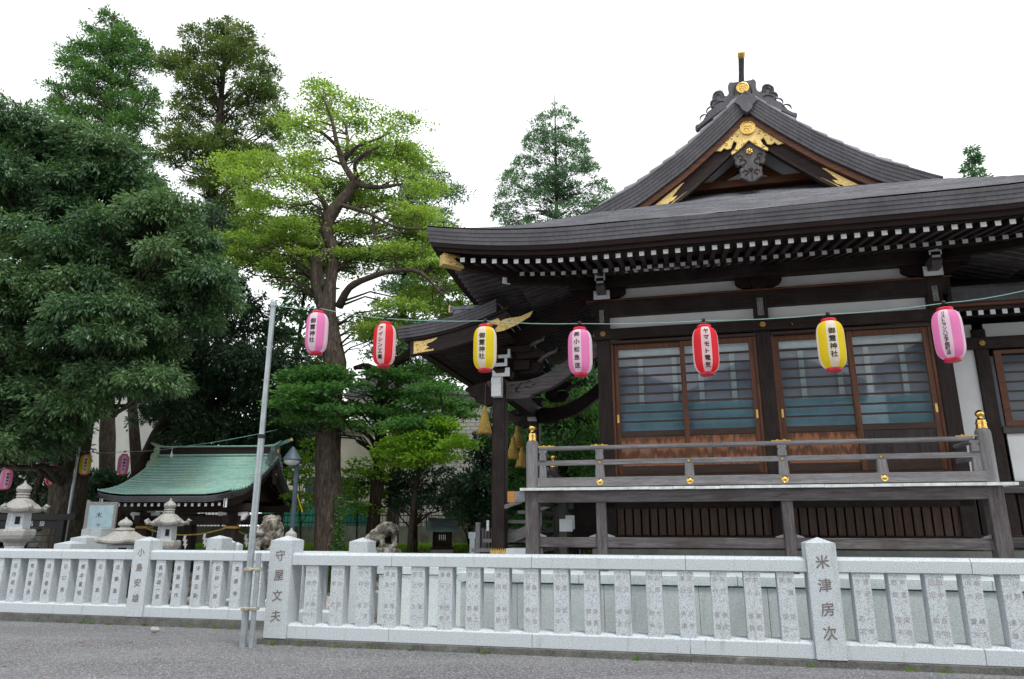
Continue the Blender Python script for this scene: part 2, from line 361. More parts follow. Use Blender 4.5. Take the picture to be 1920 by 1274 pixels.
def dup(root, loc, rotz=None, label=None):
    r = root.copy(); COL.objects.link(r); r.location = loc
    if rotz is not None: r.rotation_euler = (0, 0, rotz)
    if label: r['label'] = label
    def rec(src, dst):
        for ch in list(src.children):
            c = ch.copy(); COL.objects.link(c); c.parent = dst; rec(ch, c)
    rec(root, r); return r

# lettering: font outlines turned into meshes (x right, y up), optionally bent
def glyphs(text, size, vertical=True, pitch=1.0, extrude=0.0, bold=0.0, sx=1.0):
    out_v, out_f = [], []
    for i, ch in enumerate(text):
        if ch == ' ': continue
        cu = bpy.data.curves.new('lettering', 'FONT'); cu.body = ch; cu.size = size; cu.align_x = 'CENTER'; cu.align_y = 'CENTER'
        cu.resolution_u = 3
        ob = bpy.data.objects.new('lettering', cu); COL.objects.link(ob)
        bpy.context.view_layer.update()
        me = bpy.data.meshes.new_from_object(ob.evaluated_get(bpy.context.evaluated_depsgraph_get()))
        vs = np.array([v.co[:] for v in me.vertices]) if len(me.vertices) else np.zeros((0, 3))
        if len(vs):
            cx = (vs[:, 0].min() + vs[:, 0].max()) / 2; cy = (vs[:, 1].min() + vs[:, 1].max()) / 2
            hh = vs[:, 1].max() - vs[:, 1].min()
            b = len(out_v)
            for p in vs:
                out_v.append(((p[0] - cx) * sx, p[1] - (cy if hh > .5 * size * .7 else cy) - i * pitch * size))
            for f in me.polygons: out_f.append(tuple(b + k for k in f.vertices))
        bpy.data.objects.remove(ob); bpy.data.curves.remove(cu); bpy.data.meshes.remove(me)
    return out_v, out_f
# ================================================================== the shrine hall (hall coordinates s, d, z)
P1, P2, P3 = -1.31, 1.505, 4.31          # pillar axes along the facade
SL, SR, SC = -3.89, 6.89, 1.50           # roof edges and ridge position along the facade
DF, DB, DG = 10.22, 19.2, 12.05          # front eave, rear eave, verge of the gable
hall = thing('shrine_hall', 'large dark timber shrine hall with sweeping brown metal roof and gilt gable fittings', 'shrine', (1.5, 12.8, 0), hall=True)

def prof(o, pts):
    if o <= pts[0][0]: return pts[0][1] + (o - pts[0][0]) * (pts[1][1] - pts[0][1]) / (pts[1][0] - pts[0][0])
    for a, b in zip(pts, pts[1:]):
        if o <= b[0]:
            t = (o - a[0]) / (b[0] - a[0]); return a[1] + (b[1] - a[1]) * t
    return b[1]
def smoothprof(pts):            # resampled and smoothed so the sweep has no kinks
    xs = np.linspace(pts[0][0], pts[-1][0], 200); ys = np.interp(xs, [p[0] for p in pts], [p[1] for p in pts])
    k = np.hanning(25); k /= k.sum(); yp = np.pad(ys, 12, mode='reflect', reflect_type='odd'); ys = np.convolve(yp, k, 'valid')
    return lambda o: float(np.interp(o, xs, ys) if o <= xs[-1] else ys[-1])
side = smoothprof([(0, 6.14), (1.2, 6.60), (2.54, 7.18), (3.4, 7.60), (4.22, 8.17), (4.9, 8.75), (5.39, 9.22)])
front = smoothprof([(0, 6.14), (1.0, 6.68), (2.0, 7.28), (3.2, 8.02)])
def g1(x): return max(0.0, 1 - abs(x) / 2.7) ** 2.1
def lift(s, d):
    return 0.25 * (g1(s - SL) + g1(s - SR)) * (g1(d - DF) + g1(d - DB))
def pairs(n, c, lo=0.0):
    r = []
    for k in range(n): r += [lo + k * c + 0.0015, lo + (k + 1) * c - 0.0015]
    return r
def saw(o, c, lip): return lip * (1 - (o / c - math.floor(o / c)))

# ---- lower roof: the skirt across the front and down both sides
c_, lip = 0.105, 0.020
def skirt(s, d):
    of, ol, orr = d - DF, s - SL, SR - s
    z = min(front(of) + saw(of, c_, lip), side(max(ol, 0)) + saw(ol, c_, lip), side(max(orr, 0)) + saw(orr, c_, lip))
    return Vector((s, d, z + lift(s, d)))
ds = pairs(26, c_, DF)
sl = [SL + x for x in pairs(24, c_)]
sr = sorted(SR - x for x in pairs(24, c_))
mb = MB().sheet(skirt, sl + list(np.linspace(sl[-1] + .1, sr[0] - .1, 16)) + sr, ds)
lower_roof = mb.build('skirt_roof', 'roof', hall)
# ---- upper roof behind the verge; the surface swells up away from the verge
c2, lip2 = 0.24, 0.034
def upper(x, d):                 # x: offset from the eave, signed side carried in closure
    z = side(x) + saw(x, c2, lip2) + 0.24 * (1 - math.exp(-(d - DG) / 0.10)) * min(1, max(0, (x - 2.0)) / 1.0)
    return z + 0.03
xs = pairs(22, c2)
for sgn in (0, 1):
    def fn(x, d, sgn=sgn): 
        s = SL + x if sgn == 0 else SR - x
        return Vector((s, d, upper(x, d) + (lift(s, d))))
    up_x = [x for x in xs if x > 2.52 and x < 5.42]
    mb = MB().sheet(fn, up_x, [DG, DG + .02, DG + .05, DG + .08, DG + .12, DG + .17, DG + .24, DG + .4, 13.0])
    mb.sheet(fn, [x for x in xs if x < 5.42], [13.0, 14, 15, 16, 17, 18, DB])
    mb.build('gable_roof', 'roof', hall)

# ---- layered edge band under the roof surface
def ring(mb, sec, jl=1.0, dmax=DB, dv=None):
    """sec: list of (offset inward, z) swept along left, front and right eaves with mitred corners"""
    n = 28
    def pt(side_, t, o, z):
        if side_ == 'f': s = (SL + o) + ((SR - o) - (SL + o)) * t; d = DF + o; s0 = SL + (SR - SL) * t; l = lift(s0, DF)
        elif side_ == 'l': s = SL + o; d = dmax + (DF + o - dmax) * t; l = lift(SL, dmax + (DF - dmax) * t)
        else: s = SR - o; d = (DF + o) + (dmax - DF - o) * t; l = lift(SR, DF + (dmax - DF) * t)
        return Vector((s, d, z + l * jl))
    for sd_ in 'lfr':
        mb.sheet(lambda t, k: pt(sd_, t, *sec[k]), [i / n for i in range(n + 1)], range(len(sec)))
    return mb
mb = MB()
for k in range(4):
    z1 = 6.138 - k * 0.064; z0 = z1 - 0.062; o = 0.012 * k
    ring(mb, [(o + .14, z1), (o, z1 - .002), (o + .004, z0), (o + .14, z0)])
mb.build('eave_edge', 'roof_edge', hall)
mb = MB(); ring(mb, [(.17, 5.882), (.055, 5.882), (.07, 5.815), (.20, 5.815)]); ring(mb, [(.18, 5.813), (.13, 5.813), (.145, 5.755), (.32, 5.755)])
mb.build('eave_board', 'dark_x', hall)
mb = MB(); ring(mb, [(1.20, 5.955), (1.185, 5.86), (1.30, 5.86)]); mb.build('eave_board', 'dark_x', hall)

# ---- soffit boards and rafters
def oin(s, d): return min(d - DF, s - SL, SR - s)
mb = MB(); ring(mb, [(.2, 5.74), (1.30, 5.955)]); ring(mb, [(1.22, 5.865), (3.0, 6.38)], jl=.8); mb.build('soffit', 'brown_x', hall)
def rafter(mb, axis, q, o0, o1, z0, z1, w, h):
    """q: position along the eave; o0..o1 offsets inward (o0 = tip)"""
    if axis == 'f':
        lim = min(q - SL, SR - q) + .02; o1 = min(o1, lim)
        if o1 - o0 < .06: return False
        l0 = lift(q, DF); a = (q, DF + o0, z0 + l0); b = (q, DF + o1, z0 + (z1 - z0) * (o1 - o0) / 9e9 + (z1 - z0) * 1.0 + l0 * .9)
    elif axis == 'l':
        lim = q - DF + .02; o1 = min(o1, lim)
        if o1 - o0 < .06: return False
        l0 = lift(SL, q); a = (SL + o0, q, z0 + l0); b = (SL + o1, q, z1 + l0 * .9)
    else:
        lim = q - DF + .02; o1 = min(o1, lim)
        if o1 - o0 < .06: return False
        l0 = lift(SR, q); a = (SR - o0, q, z0 + l0); b = (SR - o1, q, z1 + l0 * .9)
    mb.beam(a, b, w, h); return a
FZ = lambda o: 5.745 + 0.2 * (o - .28) - .038
LZ = lambda o: 5.865 + 0.29 * (o - 1.22) - .038
stuff = MB(); nind = 0
sp = 0.182
cand = []
qs = np.arange(SL + .36, SR - .3, sp)
for q in qs:
    e = min(1.30, min(q - SL, SR - q)); cand.append(('f', q, .28, e, FZ(.28), FZ(e)))
for q in np.arange(SL + 1.35, SR - 1.3, sp):
    e = min(2.75, min(q - SL, SR - q)); cand.append(('l2', q, 1.17, e, LZ(1.17), LZ(e)))
cand = [c for c in cand if c[3] - c[2] > .08]
cand.sort(key=lambda c: (c[1] > 5.4, c[0]))
for c in cand:
    m1 = MB(); rafter(m1, 'f', c[1], c[2], c[3], c[4], c[5], .072, .076)
    l0 = lift(c[1], DF)
    tip = MB().box(c[1] - .0375, c[1] + .0375, DF + c[2] - .006, DF + c[2] + .004, c[4] + l0 - .040, c[4] + l0 + .036)
    if nind < 98:
        r = m1.build('rafter', 'brown_y', hall); tip.build('painted_end', 'white', r); nind += 1
    else:
        stuff.add(m1.v, m1.f)
for q in np.arange(DF + .36, DB - .3, sp):
    e = min(1.30, q - DF); rafter(stuff, 'l', q, .28, e, FZ(.28), FZ(e), .072, .076); rafter(stuff, 'r', q, .28, e, FZ(.28), FZ(e), .072, .076)
for q in np.arange(DF + 1.35, DB - .3, sp):
    e = min(2.75, q - DF); rafter(stuff, 'l', q, 1.17, e, LZ(1.17), LZ(e), .072, .076); rafter(stuff, 'r', q, 1.17, e, LZ(1.17), LZ(e), .072, .076)
st = stuff.build('rafters', 'greydk_x', hall); st['kind'] = 'stuff'
# hip rafters with gilt shoe and white painted end
for sx, s_, sg in ((SL, P1, 1), (SR, P3, -1)):
    hr = MB().beam((sx + .30 * sg, DF + .30, 5.86), (sx + 1.5 * sg, DF + 1.5, 5.86), .13, .17).build('hip_rafter', 'dark_x', hall)
    if sg == 1:
        e = Vector((sx + .22, DF + .22, 5.865)); dirv = Vector((1, 1, 0)).normalized()
        poly = [(-.02, -.095), (-.02, .10), (.27, .115), (.32, .07), (.27, .05), (.23, .075), (.18, .04), (.22, 0), (.30, -.02), (.36, -.06), (.36, -.10)]
        x = dirv; u = Vector((0, 0, 1)); y = Vector((-dirv.y, dirv.x, 0))
        T = Matrix(((x.x, y.x, u.x, e.x), (x.y, y.y, u.y, e.y), (x.z, y.z, u.z, e.z), (0, 0, 0, 1)))
        MB().prism(poly, -.078, .078, T).build('gilt_shoe', 'gold_flat', hr, bevel=.004)
        mb = MB()
        for yy in (-.081, .081):
            for (cx, cz, r_, a0, a1) in ((.10, .0, .055, 0, 5.2), (.10, .0, .028, 1, 5), (.19, -.055, .03, 2, 6.5), (.03, .06, .03, 0, 4), (.21, .08, .025, 1, 5)):
                mb.tube([tuple(T @ Vector((cx + r_ * math.cos(t), yy, cz + r_ * math.sin(t)))) for t in np.linspace(a0, a1, 8)], .006, 5)
        mb.build('scroll', 'brass', hr, smooth=True)
    lo = MB().beam((sx + 1.08 * sg, DF + 1.08, 5.79), (sx + 2.7 * sg, DF + 2.7, 6.15), .13, .225).build('hip_rafter', 'dark_x', hall)
    MB().beam((sx + 1.105 * sg, DF + 1.06, 5.785), (sx + 1.085 * sg, DF + 1.085, 5.79), .135, .23).build('painted_end', 'white', lo)

# ---- gable: layered verge band, barge boards, gilt fittings, pendant, infill
def verge(x): return side(x) + 0.055
def band(mb, z_top, z_bot, d0, d1, x0=2.42, x1=5.39, n=40, notch=0.0):
    for sg in (0, 1):
        S = (lambda x: SL + x) if sg == 0 else (lambda x: SR - x)
        us = [x0 + (x1 - x0) * i / n for i in range(n + 1)]
        cs = [(d1, z_top), (d0, z_top), (d0 + .005, z_bot), (d1, z_bot)]
        mb.sheet(lambda x, k: Vector((S(x), cs[k][0], side(x) + cs[k][1])), us, range(4))
        # lower end
        x = x0; mb.add([Vector((S(x), c[0], side(x) + c[1])) for c in cs], [(0, 1, 2, 3)])
    return mb
mb = MB()
for k in range(5): band(mb, .06 - k * .073, .06 - (k + 1) * .073 + .004, DG + k * .012, DG + .5)
mb.build('verge_band', 'roof_edge', hall)
mb = MB(); band(mb, .085, .058, DG - .012, DG + .12); mb.build('verge_lip', 'roof', hall)
mb = MB(); band(mb, -.305, -.43, DG + .12, DG + .5); mb.build('verge_underboard', 'frame_x', hall)
mb = MB(); band(mb, -.43, -.70, DG + .20, DG + .30); mb.build('barge_board', 'dark_x', hall, bevel=.004)
mb = MB(); band(mb, -.70, -.755, DG + .185, DG + .30); mb.build('barge_board', 'brown_x', hall)
# apex cover plate of shingles
xa, za = SC, side(5.39)
poly = [(-.145, .0), (.145, .0), (.20, -.13), (.12, -.20), (.085, -.29), (0, -.36), (-.085, -.29), (-.12, -.20), (-.20, -.13)]
MB().prism([(xa + p[0], za + p[1] - .02) for p in poly], DG - .03, DG + .1).build('apex_cover', 'roof_edge', hall, bevel=.006)
# gilt fittings
def gilt_apex():
    half = [(0, .36), (.05, .28), (.20, .10), (.44, -.13), (.62, -.26), (.66, -.33), (.60, -.32), (.52, -.34), (.46, -.28), (.40, -.32), (.33, -.30), (.30, -.22), (.27, -.15), (.22, -.20), (.26, -.30), (.34, -.38), (.33, -.44), (.27, -.41), (.12, -.29), (0, -.17)]
    return half + [(-x, z) for x, z in reversed(half[1:-1])]
ga = MB(); gz = za - .70
for p in (1,):
    ga.prism([(xa + x * .95, gz + z * .95 + .02) for x, z in gilt_apex()], DG + .15, DG + .19)
gilt = ga.build('gilt_fitting', 'gold_flat', hall, bevel=.008)
mb = MB()
for sg in (-1, 1):               # raised scrolls on the plate
    for (cx, cz, r, a0, a1) in ((.20, -.05, .075, 0, 4.8), (.40, -.20, .05, 1, 5.5), (.12, -.22, .05, 2, 6), (.30, -.10, .05, 0, 4), (.09, .17, .045, 0, 4), (.23, -.33, .035, 0, 5)):
        pts = [(xa + sg * (cx + r * (1 - .13 * t) * math.cos(a0 + (a1 - a0) * t / 8)), DG + .148, gz + .02 + cz + r * (1 - .13 * t) * math.sin(a0 + (a1 - a0) * t / 8)) for t in range(9)]
        mb.tube(pts, .011, 5)
mb.build('scroll', 'gold', gilt, smooth=True)
def crest(mb, s, d, z, R):       # round crest: rim and small raised marks
    mb.lathe([(0.001, 0), (R, 0), (R, .03), (R * .86, .034), (R * .84, .018), (0.001, .018)], 28, (s, d, z), ax='-y')
    for k, (dx, dz) in enumerate(((-.36, .34), (0, .34), (.36, .34), (-.36, 0), (0, 0), (.36, 0))):
        mb.box(s + (dx - .13) * R, s + (dx + .13) * R, d - .034, d - .01, z + (dz - .11) * R, z + (dz + .11) * R)
    for dx in (-.22, .22):
        mb.prism([(s + (dx - .18) * R, z - .2 * R), (s + (dx + .18) * R, z - .2 * R), (s + dx * R, z - .66 * R)], d - .034, d - .01)
mb = MB(); crest(mb, xa, DG + .15, gz + .10, .135); mb.build('round_crest', 'gold', gilt)
for sg in (0, 1):                # fittings at the feet of the barge boards
    S = (lambda x: SL + x) if sg == 0 else (lambda x: SR - x)
    cl = lambda x, w: (S(x), side(x) - .565 + w)
    top = [(3.05, .11), (3.3, .115), (3.6, .10), (3.85, .115), (4.15, .135), (4.22, .10), (4.1, .06), (3.98, -.01), (4.08, -.06), (4.0, -.10), (3.92, -.075), (3.85, -.12), (4.22, -.12), (4.26, -.135), (3.9, -.155), (3.6, -.14), (3.2, -.13), (2.9, -.13)]
    MB().prism([cl(x, w * .9) for x, w in top], DG + .185, DG + .202).build('gilt_fitting', 'gold_flat', hall, bevel=.006)
# pendant (gegyo)
pz = gz - .32
half = [(0, .20), (.13, .12), (.27, -.02), (.29, -.10), (.25, -.17), (.27, -.22), (.22, -.29), (.15, -.27), (.13, -.32), (.20, -.34), (.185, -.45), (.20, -.52), (.12, -.56), (.05, -.61), (0, -.625)]
poly = [(xa + x, pz + z) for x, z in half] + [(xa - x, pz + z) for x, z in reversed(half[1:-1])]
gy = MB().prism(poly, DG + .205, DG + .30).build('gable_pendant', 'greydk_z', hall, bevel=.015)
mb = MB()
for k in range(6):
    a = k * PI / 3 + .5; mb.lathe([(0.001, 0), (.030, 0), (.028, .022), (0.001, .03)], 10, (xa + .04 * math.cos(a), DG + .205, pz - .02 + .04 * math.sin(a)), ax='-y')
mb.lathe([(0.001, 0), (.032, 0), (.03, .035), (0.001, .05)], 12, (xa, DG + .205, pz - .02), ax='-y')
mb.build('gilt_flower', 'gold', gy, smooth=True)
mb = MB()
for sg in (-1, 1):
    for (cx, cz, r) in ((.12, -.22, .05), (.10, -.43, .045), (.17, -.12, .04)):
        mb.tube([(xa + sg * (cx + r * math.cos(t)), DG + .203, pz + cz + r * math.sin(t)) for t in np.linspace(0, 5, 9)], .010, 5)
mb.prism([(xa - .04, pz - .36), (xa + .04, pz - .36), (xa, pz - .43)], DG + .19, DG + .206)
mb.build('carving', 'dark_z', gy)
# gable wall: dark boards, white triangular panels, struts
mb = MB().prism([(SC - 2.9, 7.4), (SC + 2.9, 7.4), (SC + .25, 8.75), (SC - .25, 8.75)], 12.95, 13.0); mb.build('gable_wall', 'dark_x', hall)
for sg in (-1, 1):
    MB().prism([(SC + sg * .10, 7.93), (SC + sg * .48, 7.93), (SC + sg * .10, 8.12)], 12.92, 12.95).build('white_panel', 'plaster', hall)
    MB().prism([(SC + sg * .66, 7.97), (SC + sg * 1.07, 7.97), (SC + sg * 1.02, 8.08), (SC + sg * .2, 8.58), (SC + sg * .12, 8.38)], 12.92, 12.95).build('white_panel', 'plaster', hall)
    MB().prism([(SC + sg * .50, 7.90), (SC + sg * .68, 7.90), (SC + sg * .13, 8.36), (SC + sg * .0, 8.24)], 12.86, 12.95).build('strut', 'frame_x', hall, bevel=.005)
MB().box(SC - 1.25, SC + 1.25, 12.80, 12.98, 7.78, 7.925).build('gable_beam', 'frame_x', hall, bevel=.006)
# ---- ridge and demon-mask end tile
mb = MB().box(SC - .17, SC + .17, 12.5, 18.4, 9.16, 9.55).box(SC - .24, SC + .24, 12.48, 18.45, 9.552, 9.62)
mb.build('ridge', 'roof', hall, bevel=.01)
half = [(0, 9.60), (.17, 9.60), (.24, 9.62), (.275, 9.55), (.265, 9.44), (.28, 9.36), (.34, 9.32), (.37, 9.36), (.38, 9.44), (.43, 9.48), (.52, 9.47), (.58, 9.42), (.61, 9.35), (.595, 9.29), (.655, 9.27), (.64, 9.18), (.62, 9.10), (.70, 9.06), (.76, 8.98), (.82, 8.88), (.93, 8.80), (.97, 8.81), (.99, 8.75), (.95, 8.68), (.55, 8.95), (.2, 9.15), (0, 9.2)]
half = [(x * .92, z + .13) for x, z in half]
ot = MB().prism([(SC + x, z) for x, z in half] + [(SC - x, z) for x, z in reversed(half[1:-1])], DG + .32, DG + .46).build('ridge_end_ornament', 'roof_edge', hall, bevel=.02)
mb = MB()
for sg in (-1, 1):
    for (cx, cz, r, a0, a1) in ((.44, 9.36, .10, -1.5, 3.5), (.44, 9.36, .055, -1.0, 4), (.50, 9.20, .10, -.6, 2.4), (.58, 9.06, .10, -.4, 2.0), (.42, 9.14, .12, .4, 2.2), (.72, 8.92, .09, -.3, 2.2)):
        mb.tube([(SC + sg * (cx + r * math.cos(t)), DG + .315, cz + .10 + r * math.sin(t)) for t in np.linspace(a0, a1, 9)], [.006 + .012 * math.sin(PI * k / 8) for k in range(9)], 6)
for sg in (-1, 1):
    mb.tube([(SC + sg * x, DG + .315, z) for x, z in ((.155, 9.44), (.15, 9.60), (.11, 9.66), (0, 9.685))], .012, 6)
mb.build('relief', 'roof_edge', ot, smooth=True)
mb = MB(); crest(mb, SC, DG + .32, 9.565, .115); mb.build('round_crest', 'gold', ot)
a = Vector((SC + .0, DG + .42, 9.74)); b = Vector((SC - .0, DG + .08, 10.06)); b2 = b + (b - a).normalized() * .10
tb = MB().tube([a, (a + b) / 2 + Vector((0, .02, -.02)), b], [.055, .05, .055], 14).build('ridge_finial', 'roof_edge', hall, smooth=False)
MB().tube([b, b + (b2 - b) * .5, b2], [.066, .07, .066], 18).build('gilt_cap', 'gold', tb)
MB().tube([a + Vector((0, .3, -.02)), a], .05, 10).build('ridge_finial', 'roof_edge', hall)

# ---- frame: pillars, beams, plaster
def pillar(s, z0, z1, w=.245, d=12.8, mat='brown_z', name='pillar'):
    return MB().box(s - w / 2, s + w / 2, d, d + w, z0, z1).build(name, mat, hall, bevel=.012)
for s in (P1, P2, P3): pillar(s, 1.0, 5.90)
for dd in (16.0,): pillar(P1, 1.0, 5.9, d=dd); pillar(P3, 1.0, 5.9, d=dd)
B = lambda nm, mt, *a, bv=.008: MB().box(*a).build(nm, mt, hall, bevel=bv)
B('eave_beam', 'brown_x', P1 - .62, P3 + .62, 12.70, 12.98, 5.955, 6.20)
B('tie_beam', 'brown_x', P1 - .22, P3 + .26, 12.75, 12.94, 5.40, 5.685)
B('tie_beam_cap', 'frame_x', P1 - .30, P3 + .28, 12.72, 12.96, 5.687, 5.72)
for s in (P1, P2, P3): B('pillar_face', 'brown_z', s - .115, s + .115, 12.735, 12.80, 5.13, 5.684)
B('long_rail', 'brown_x', P1 - .20, P3 + .20, 12.715, 12.80, 4.945, 5.145)
for a, b in ((P1, P2), (P2, P3)):
    B('white_panel', 'plaster', a + .12, b - .12, 12.90, 12.93, 5.12, 5.41, bv=0)
    B('white_panel', 'plaster', a + .10, b - .10, 12.90, 12.93, 5.68, 5.97, bv=0)
    B('door_rail', 'sash_x', a + .125, b - .125, 12.80, 12.92, 4.872, 4.93)
    B('door_sill', 'sash_x', a + .125, b - .125, 12.80, 12.95, 2.40, 2.485)
B('underfloor_rail', 'brown_x', P1 - .15, P3 + .15, 12.82, 12.92, 2.16, 2.395)
# boat-shaped brackets
def boat(s0, l=.40, r=.40, z=5.955, nm='bracket_arm'):
    pts = [(s0 - l, z), (s0 - l, z - .10), (s0 - l + .05, z - .15), (s0 - l + .13, z - .185), (s0 - l + .24, z - .20), (s0 + r - .24, z - .20), (s0 + r - .13, z - .185), (s0 + r - .05, z - .15), (s0 + r, z - .10), (s0 + r, z)]
    MB().prism(pts, 12.74, 12.88).build(nm, 'dark_x', hall, bevel=.006)
boat(P2); boat(P1, .45, .45); boat(P3, .45, .45)
def block(s0, d0, z0, z1, w=.26, mat='dark_x', nm='bearing_block', par=None):
    zz = z0 + (z1 - z0) * .45
    poly = [(s0 - w / 2 + .035, z0), (s0 + w / 2 - .035, z0), (s0 + w / 2, zz), (s0 + w / 2, z1), (s0 - w / 2, z1), (s0 - w / 2, zz)]
    return MB().prism(poly, d0, d0 + w).build(nm, mat, par or hall)
block(P2, 12.68, 5.72, 5.88, .28)
for s0 in (P1 + .015, P3 - .02):
    b = MB().box(s0 - .15, s0 + .15, 12.62, 12.9, 5.69, 5.86).build('bearing_block', 'dark_x', hall)
    MB().prism([(s0 - .15, 5.69), (s0 + .15, 5.69), (s0 + .15, 5.86), (s0 + .085, 5.86), (s0 + .085, 5.77), (s0 - .085, 5.77), (s0 - .085, 5.86), (s0 - .15, 5.86)], 12.608, 12.62).build('painted_end', 'white', b)
    n1 = MB().box(s0 - .075, s0 + .075, 12.42, 12.8, 5.765, 5.955).prism([(12.42, 5.765), (12.42, 5.955), (12.38, 5.955), (12.35, 5.87)], s0 - .075, s0 + .075, plane='yz').build('beam_nose', 'greydk_y', hall)
    n2 = MB().box(s0 - .07, s0 + .07, 12.38, 12.8, 5.957, 6.03).build('beam_nose', 'dark_y', hall)
    MB().box(s0 - .065, s0 + .065, 12.37, 12.38, 5.85, 5.965).build('painted_end', 'white', n1)
    n3 = MB().box(s0 - .095, s0 + .095, 12.40, 13.0, 5.99, 6.20).build('beam_nose', 'dark_y', hall)
    MB().box(s0 - .095, s0 + .095, 12.385, 12.40, 5.985, 6.185).build('painted_end', 'white', n3)
for s0 in (P1,):
    MB().prism([(s0 - .55, 5.86), (s0 - .55, 5.96), (s0 - .1, 5.96), (s0 - .1, 5.72), (s0 - .34, 5.74), (s0 - .46, 5.80)], 12.76, 12.86).build('bracket_arm', 'dark_x', hall)
# gilt flowers over the pillars, paper name slips
def flower(mb, s, d, z, r=.035):
    for k in range(6):
        a = k * PI / 3; mb.lathe([(0.001, 0), (r * .62, 0), (r * .55, r * .5), (0.001, r * .7)], 10, (s + r * math.cos(a), d, z + r * math.sin(a)), ax='-y')
    mb.lathe([(0.001, 0), (r * .6, 0), (r * .5, r * .9), (0.001, r * 1.1)], 12, (s, d, z), ax='-y')
for s in (P1, P2, P3): mb = MB(); flower(mb, s + .0, 12.712, 5.05); mb.build('gilt_flower', 'gold', hall, smooth=True)
def vtext(txt, s, d, ztop, size, pitch, mat, parent, bold=.02, sx=1.0, nm='lettering', T=None):
    vs, fs = glyphs(txt, size, pitch=pitch, bold=bold, sx=sx)
    mb = MB(); mb.add([(s + v[0], d, ztop + v[1]) for v in vs], fs); return mb.build(nm, mat, parent, fix=False)
for s, top, txt, w in ((P1 - .01, 5.515, '三前まけ', .078), (P2 - .01, 5.545, '巴川児', .10), (P3 + .0, 5.545, '堂けん太', .082)):
    hgt = .27 if txt[0] != '巴' else .32
    slip = MB().box(s - w / 2, s + w / 2, 12.729, 12.735, top - hgt, top).build('name_slip', plain('pale paper slip', (0.30, 0.31, 0.31), .8, .1, var=.2, scale=20) if 'slip' not in M else M['slip'], hall)
    M['slip'] = slip.data.materials[0]
    n = len(txt); vtext(txt, s, 12.7275, top - hgt / n * .5, hgt / n * .98, 1.02, 'ink', slip, bold=.035, sx=.95)
mb = MB()
for s in (1.98, P1 - .17): mb.tube([(s, 12.71, 5.07), (s, 12.69, 5.03), (s + .01, 12.67, 5.0), (s + .0, 12.66, 5.02)], .007, 6)
mb.build('hook', 'gold', hall)

# ---- sliding doors
ZG0, ZG1 = 3.262, 4.775
def leaf_door(s0, s1, d, mats=('panel',), handle=None, planks=1):
    fr = MB(); sw = .085
    fr.box(s0, s0 + sw, d, d + .045, 2.49, 4.87).box(s1 - sw, s1, d, d + .045, 2.49, 4.87)
    fr.box(s0 + sw, s1 - sw, d + .002, d + .043, ZG1, 4.87).box(s0 + sw, s1 - sw, d + .002, d + .043, 3.155, ZG0)
    fr.box(s0 + sw, s1 - sw, d + .002, d + .043, 2.49, 2.64)
    dr = fr.build('sliding_door', 'frame_z' if handle else 'sash_z', hall, bevel=.004)
    rl = MB().box(s0 + sw + .001, s1 - sw - .001, d - .004, d + .001, 3.16, ZG0 - .004).box(s0 + sw + .001, s1 - sw - .001, d - .004, d + .001, 2.50, 2.632).build('door_cross_rail', 'sash_x', dr)
    mb = MB()
    for k in range(1, 9):
        z = ZG0 + (ZG1 - ZG0) * k / 9; mb.box(s0 + sw, s1 - sw, d + .006, d + .036, z - .015, z + .015)
    mb.build('lattice', 'sash_x', dr)
    MB().box(s0 + sw, s1 - sw, d + .026, d + .030, ZG0, ZG1).build('glass', 'glass', dr)
    a = s0 + sw; b = s1 - sw; w = (b - a) / planks
    for k in range(planks):
        MB().box(a + k * w + (.012 if k else 0), a + (k + 1) * w - (.012 if k < planks - 1 else 0), d + .015, d + .03, 2.64, 3.155).build('kick_panel', mats[0], dr)
    if planks > 1: MB().box(a, b, d + .02, d + .033, 2.64, 3.155).build('kick_backing', 'greydk_z', dr)
    if handle: MB().box(handle - .019, handle + .019, d - .006, d + .002, 3.415, 3.565).build('door_pull', 'gold', dr, bevel=.003)
    return dr
cbay = ((P1 + .125, P2 - .125), (P2 + .125, P3 - .125))
for i, (a, b) in enumerate(cbay):
    MB().box(a, a + .045, 12.83, 12.95, 2.486, 4.87).build('door_jamb', 'frame_z', hall); MB().box(b - .045, b, 12.83, 12.95, 2.486, 4.87).build('door_jamb', 'frame_z', hall)
    mid = (a + b) / 2
    if i == 0:
        leaf_door(a + .046, mid + .04, 12.90, ('panel',), a + .085)
        leaf_door(mid - .04, b - .046, 12.85, ('panel',), b - .085, planks=3)
    else:
        leaf_door(a + .046, mid + .04, 12.90, ('panel',), a + .085)
        leaf_door(mid - .04, b - .046, 12.85, ('panel_dark',), b - .085)
# room behind the glass: drapes, sky-tinted screens, painted light streaks, back wall
for (a, b) in cbay:
    MB().box(a, b, 13.06, 13.08, 2.5, 3.76).build('curtain', 'curtain', hall)
    MB().box(a, b, 13.20, 13.22, 2.5, 4.95).build('screen', 'screen', hall)  # lavender panel stands in for sky reflected by the upper panes
    for q in (.20, .44, .62, .84):
        s = a + (b - a) * q; MB().box(s - .045, s + .045, 13.12, 13.14, 3.75, 4.66).build('light_streak', 'streak_pelmet', hall)  # pale strips imitating vertical streaks of light in the panes
    MB().box(a, b, 13.0, 13.02, 4.66, 4.90).build('pelmet', 'streak_pelmet', hall)
B('wall', 'dark_x', P1, P3, 16.1, 16.2, 1.1, 5.9); B('wall', 'dark_y', P1 + .02, P1 + .06, 13.05, 16.0, 1.1, 5.9); B('wall', 'dark_y', P3 - .06, P3 - .02, 13.05, 16.0, 1.1, 5.9)

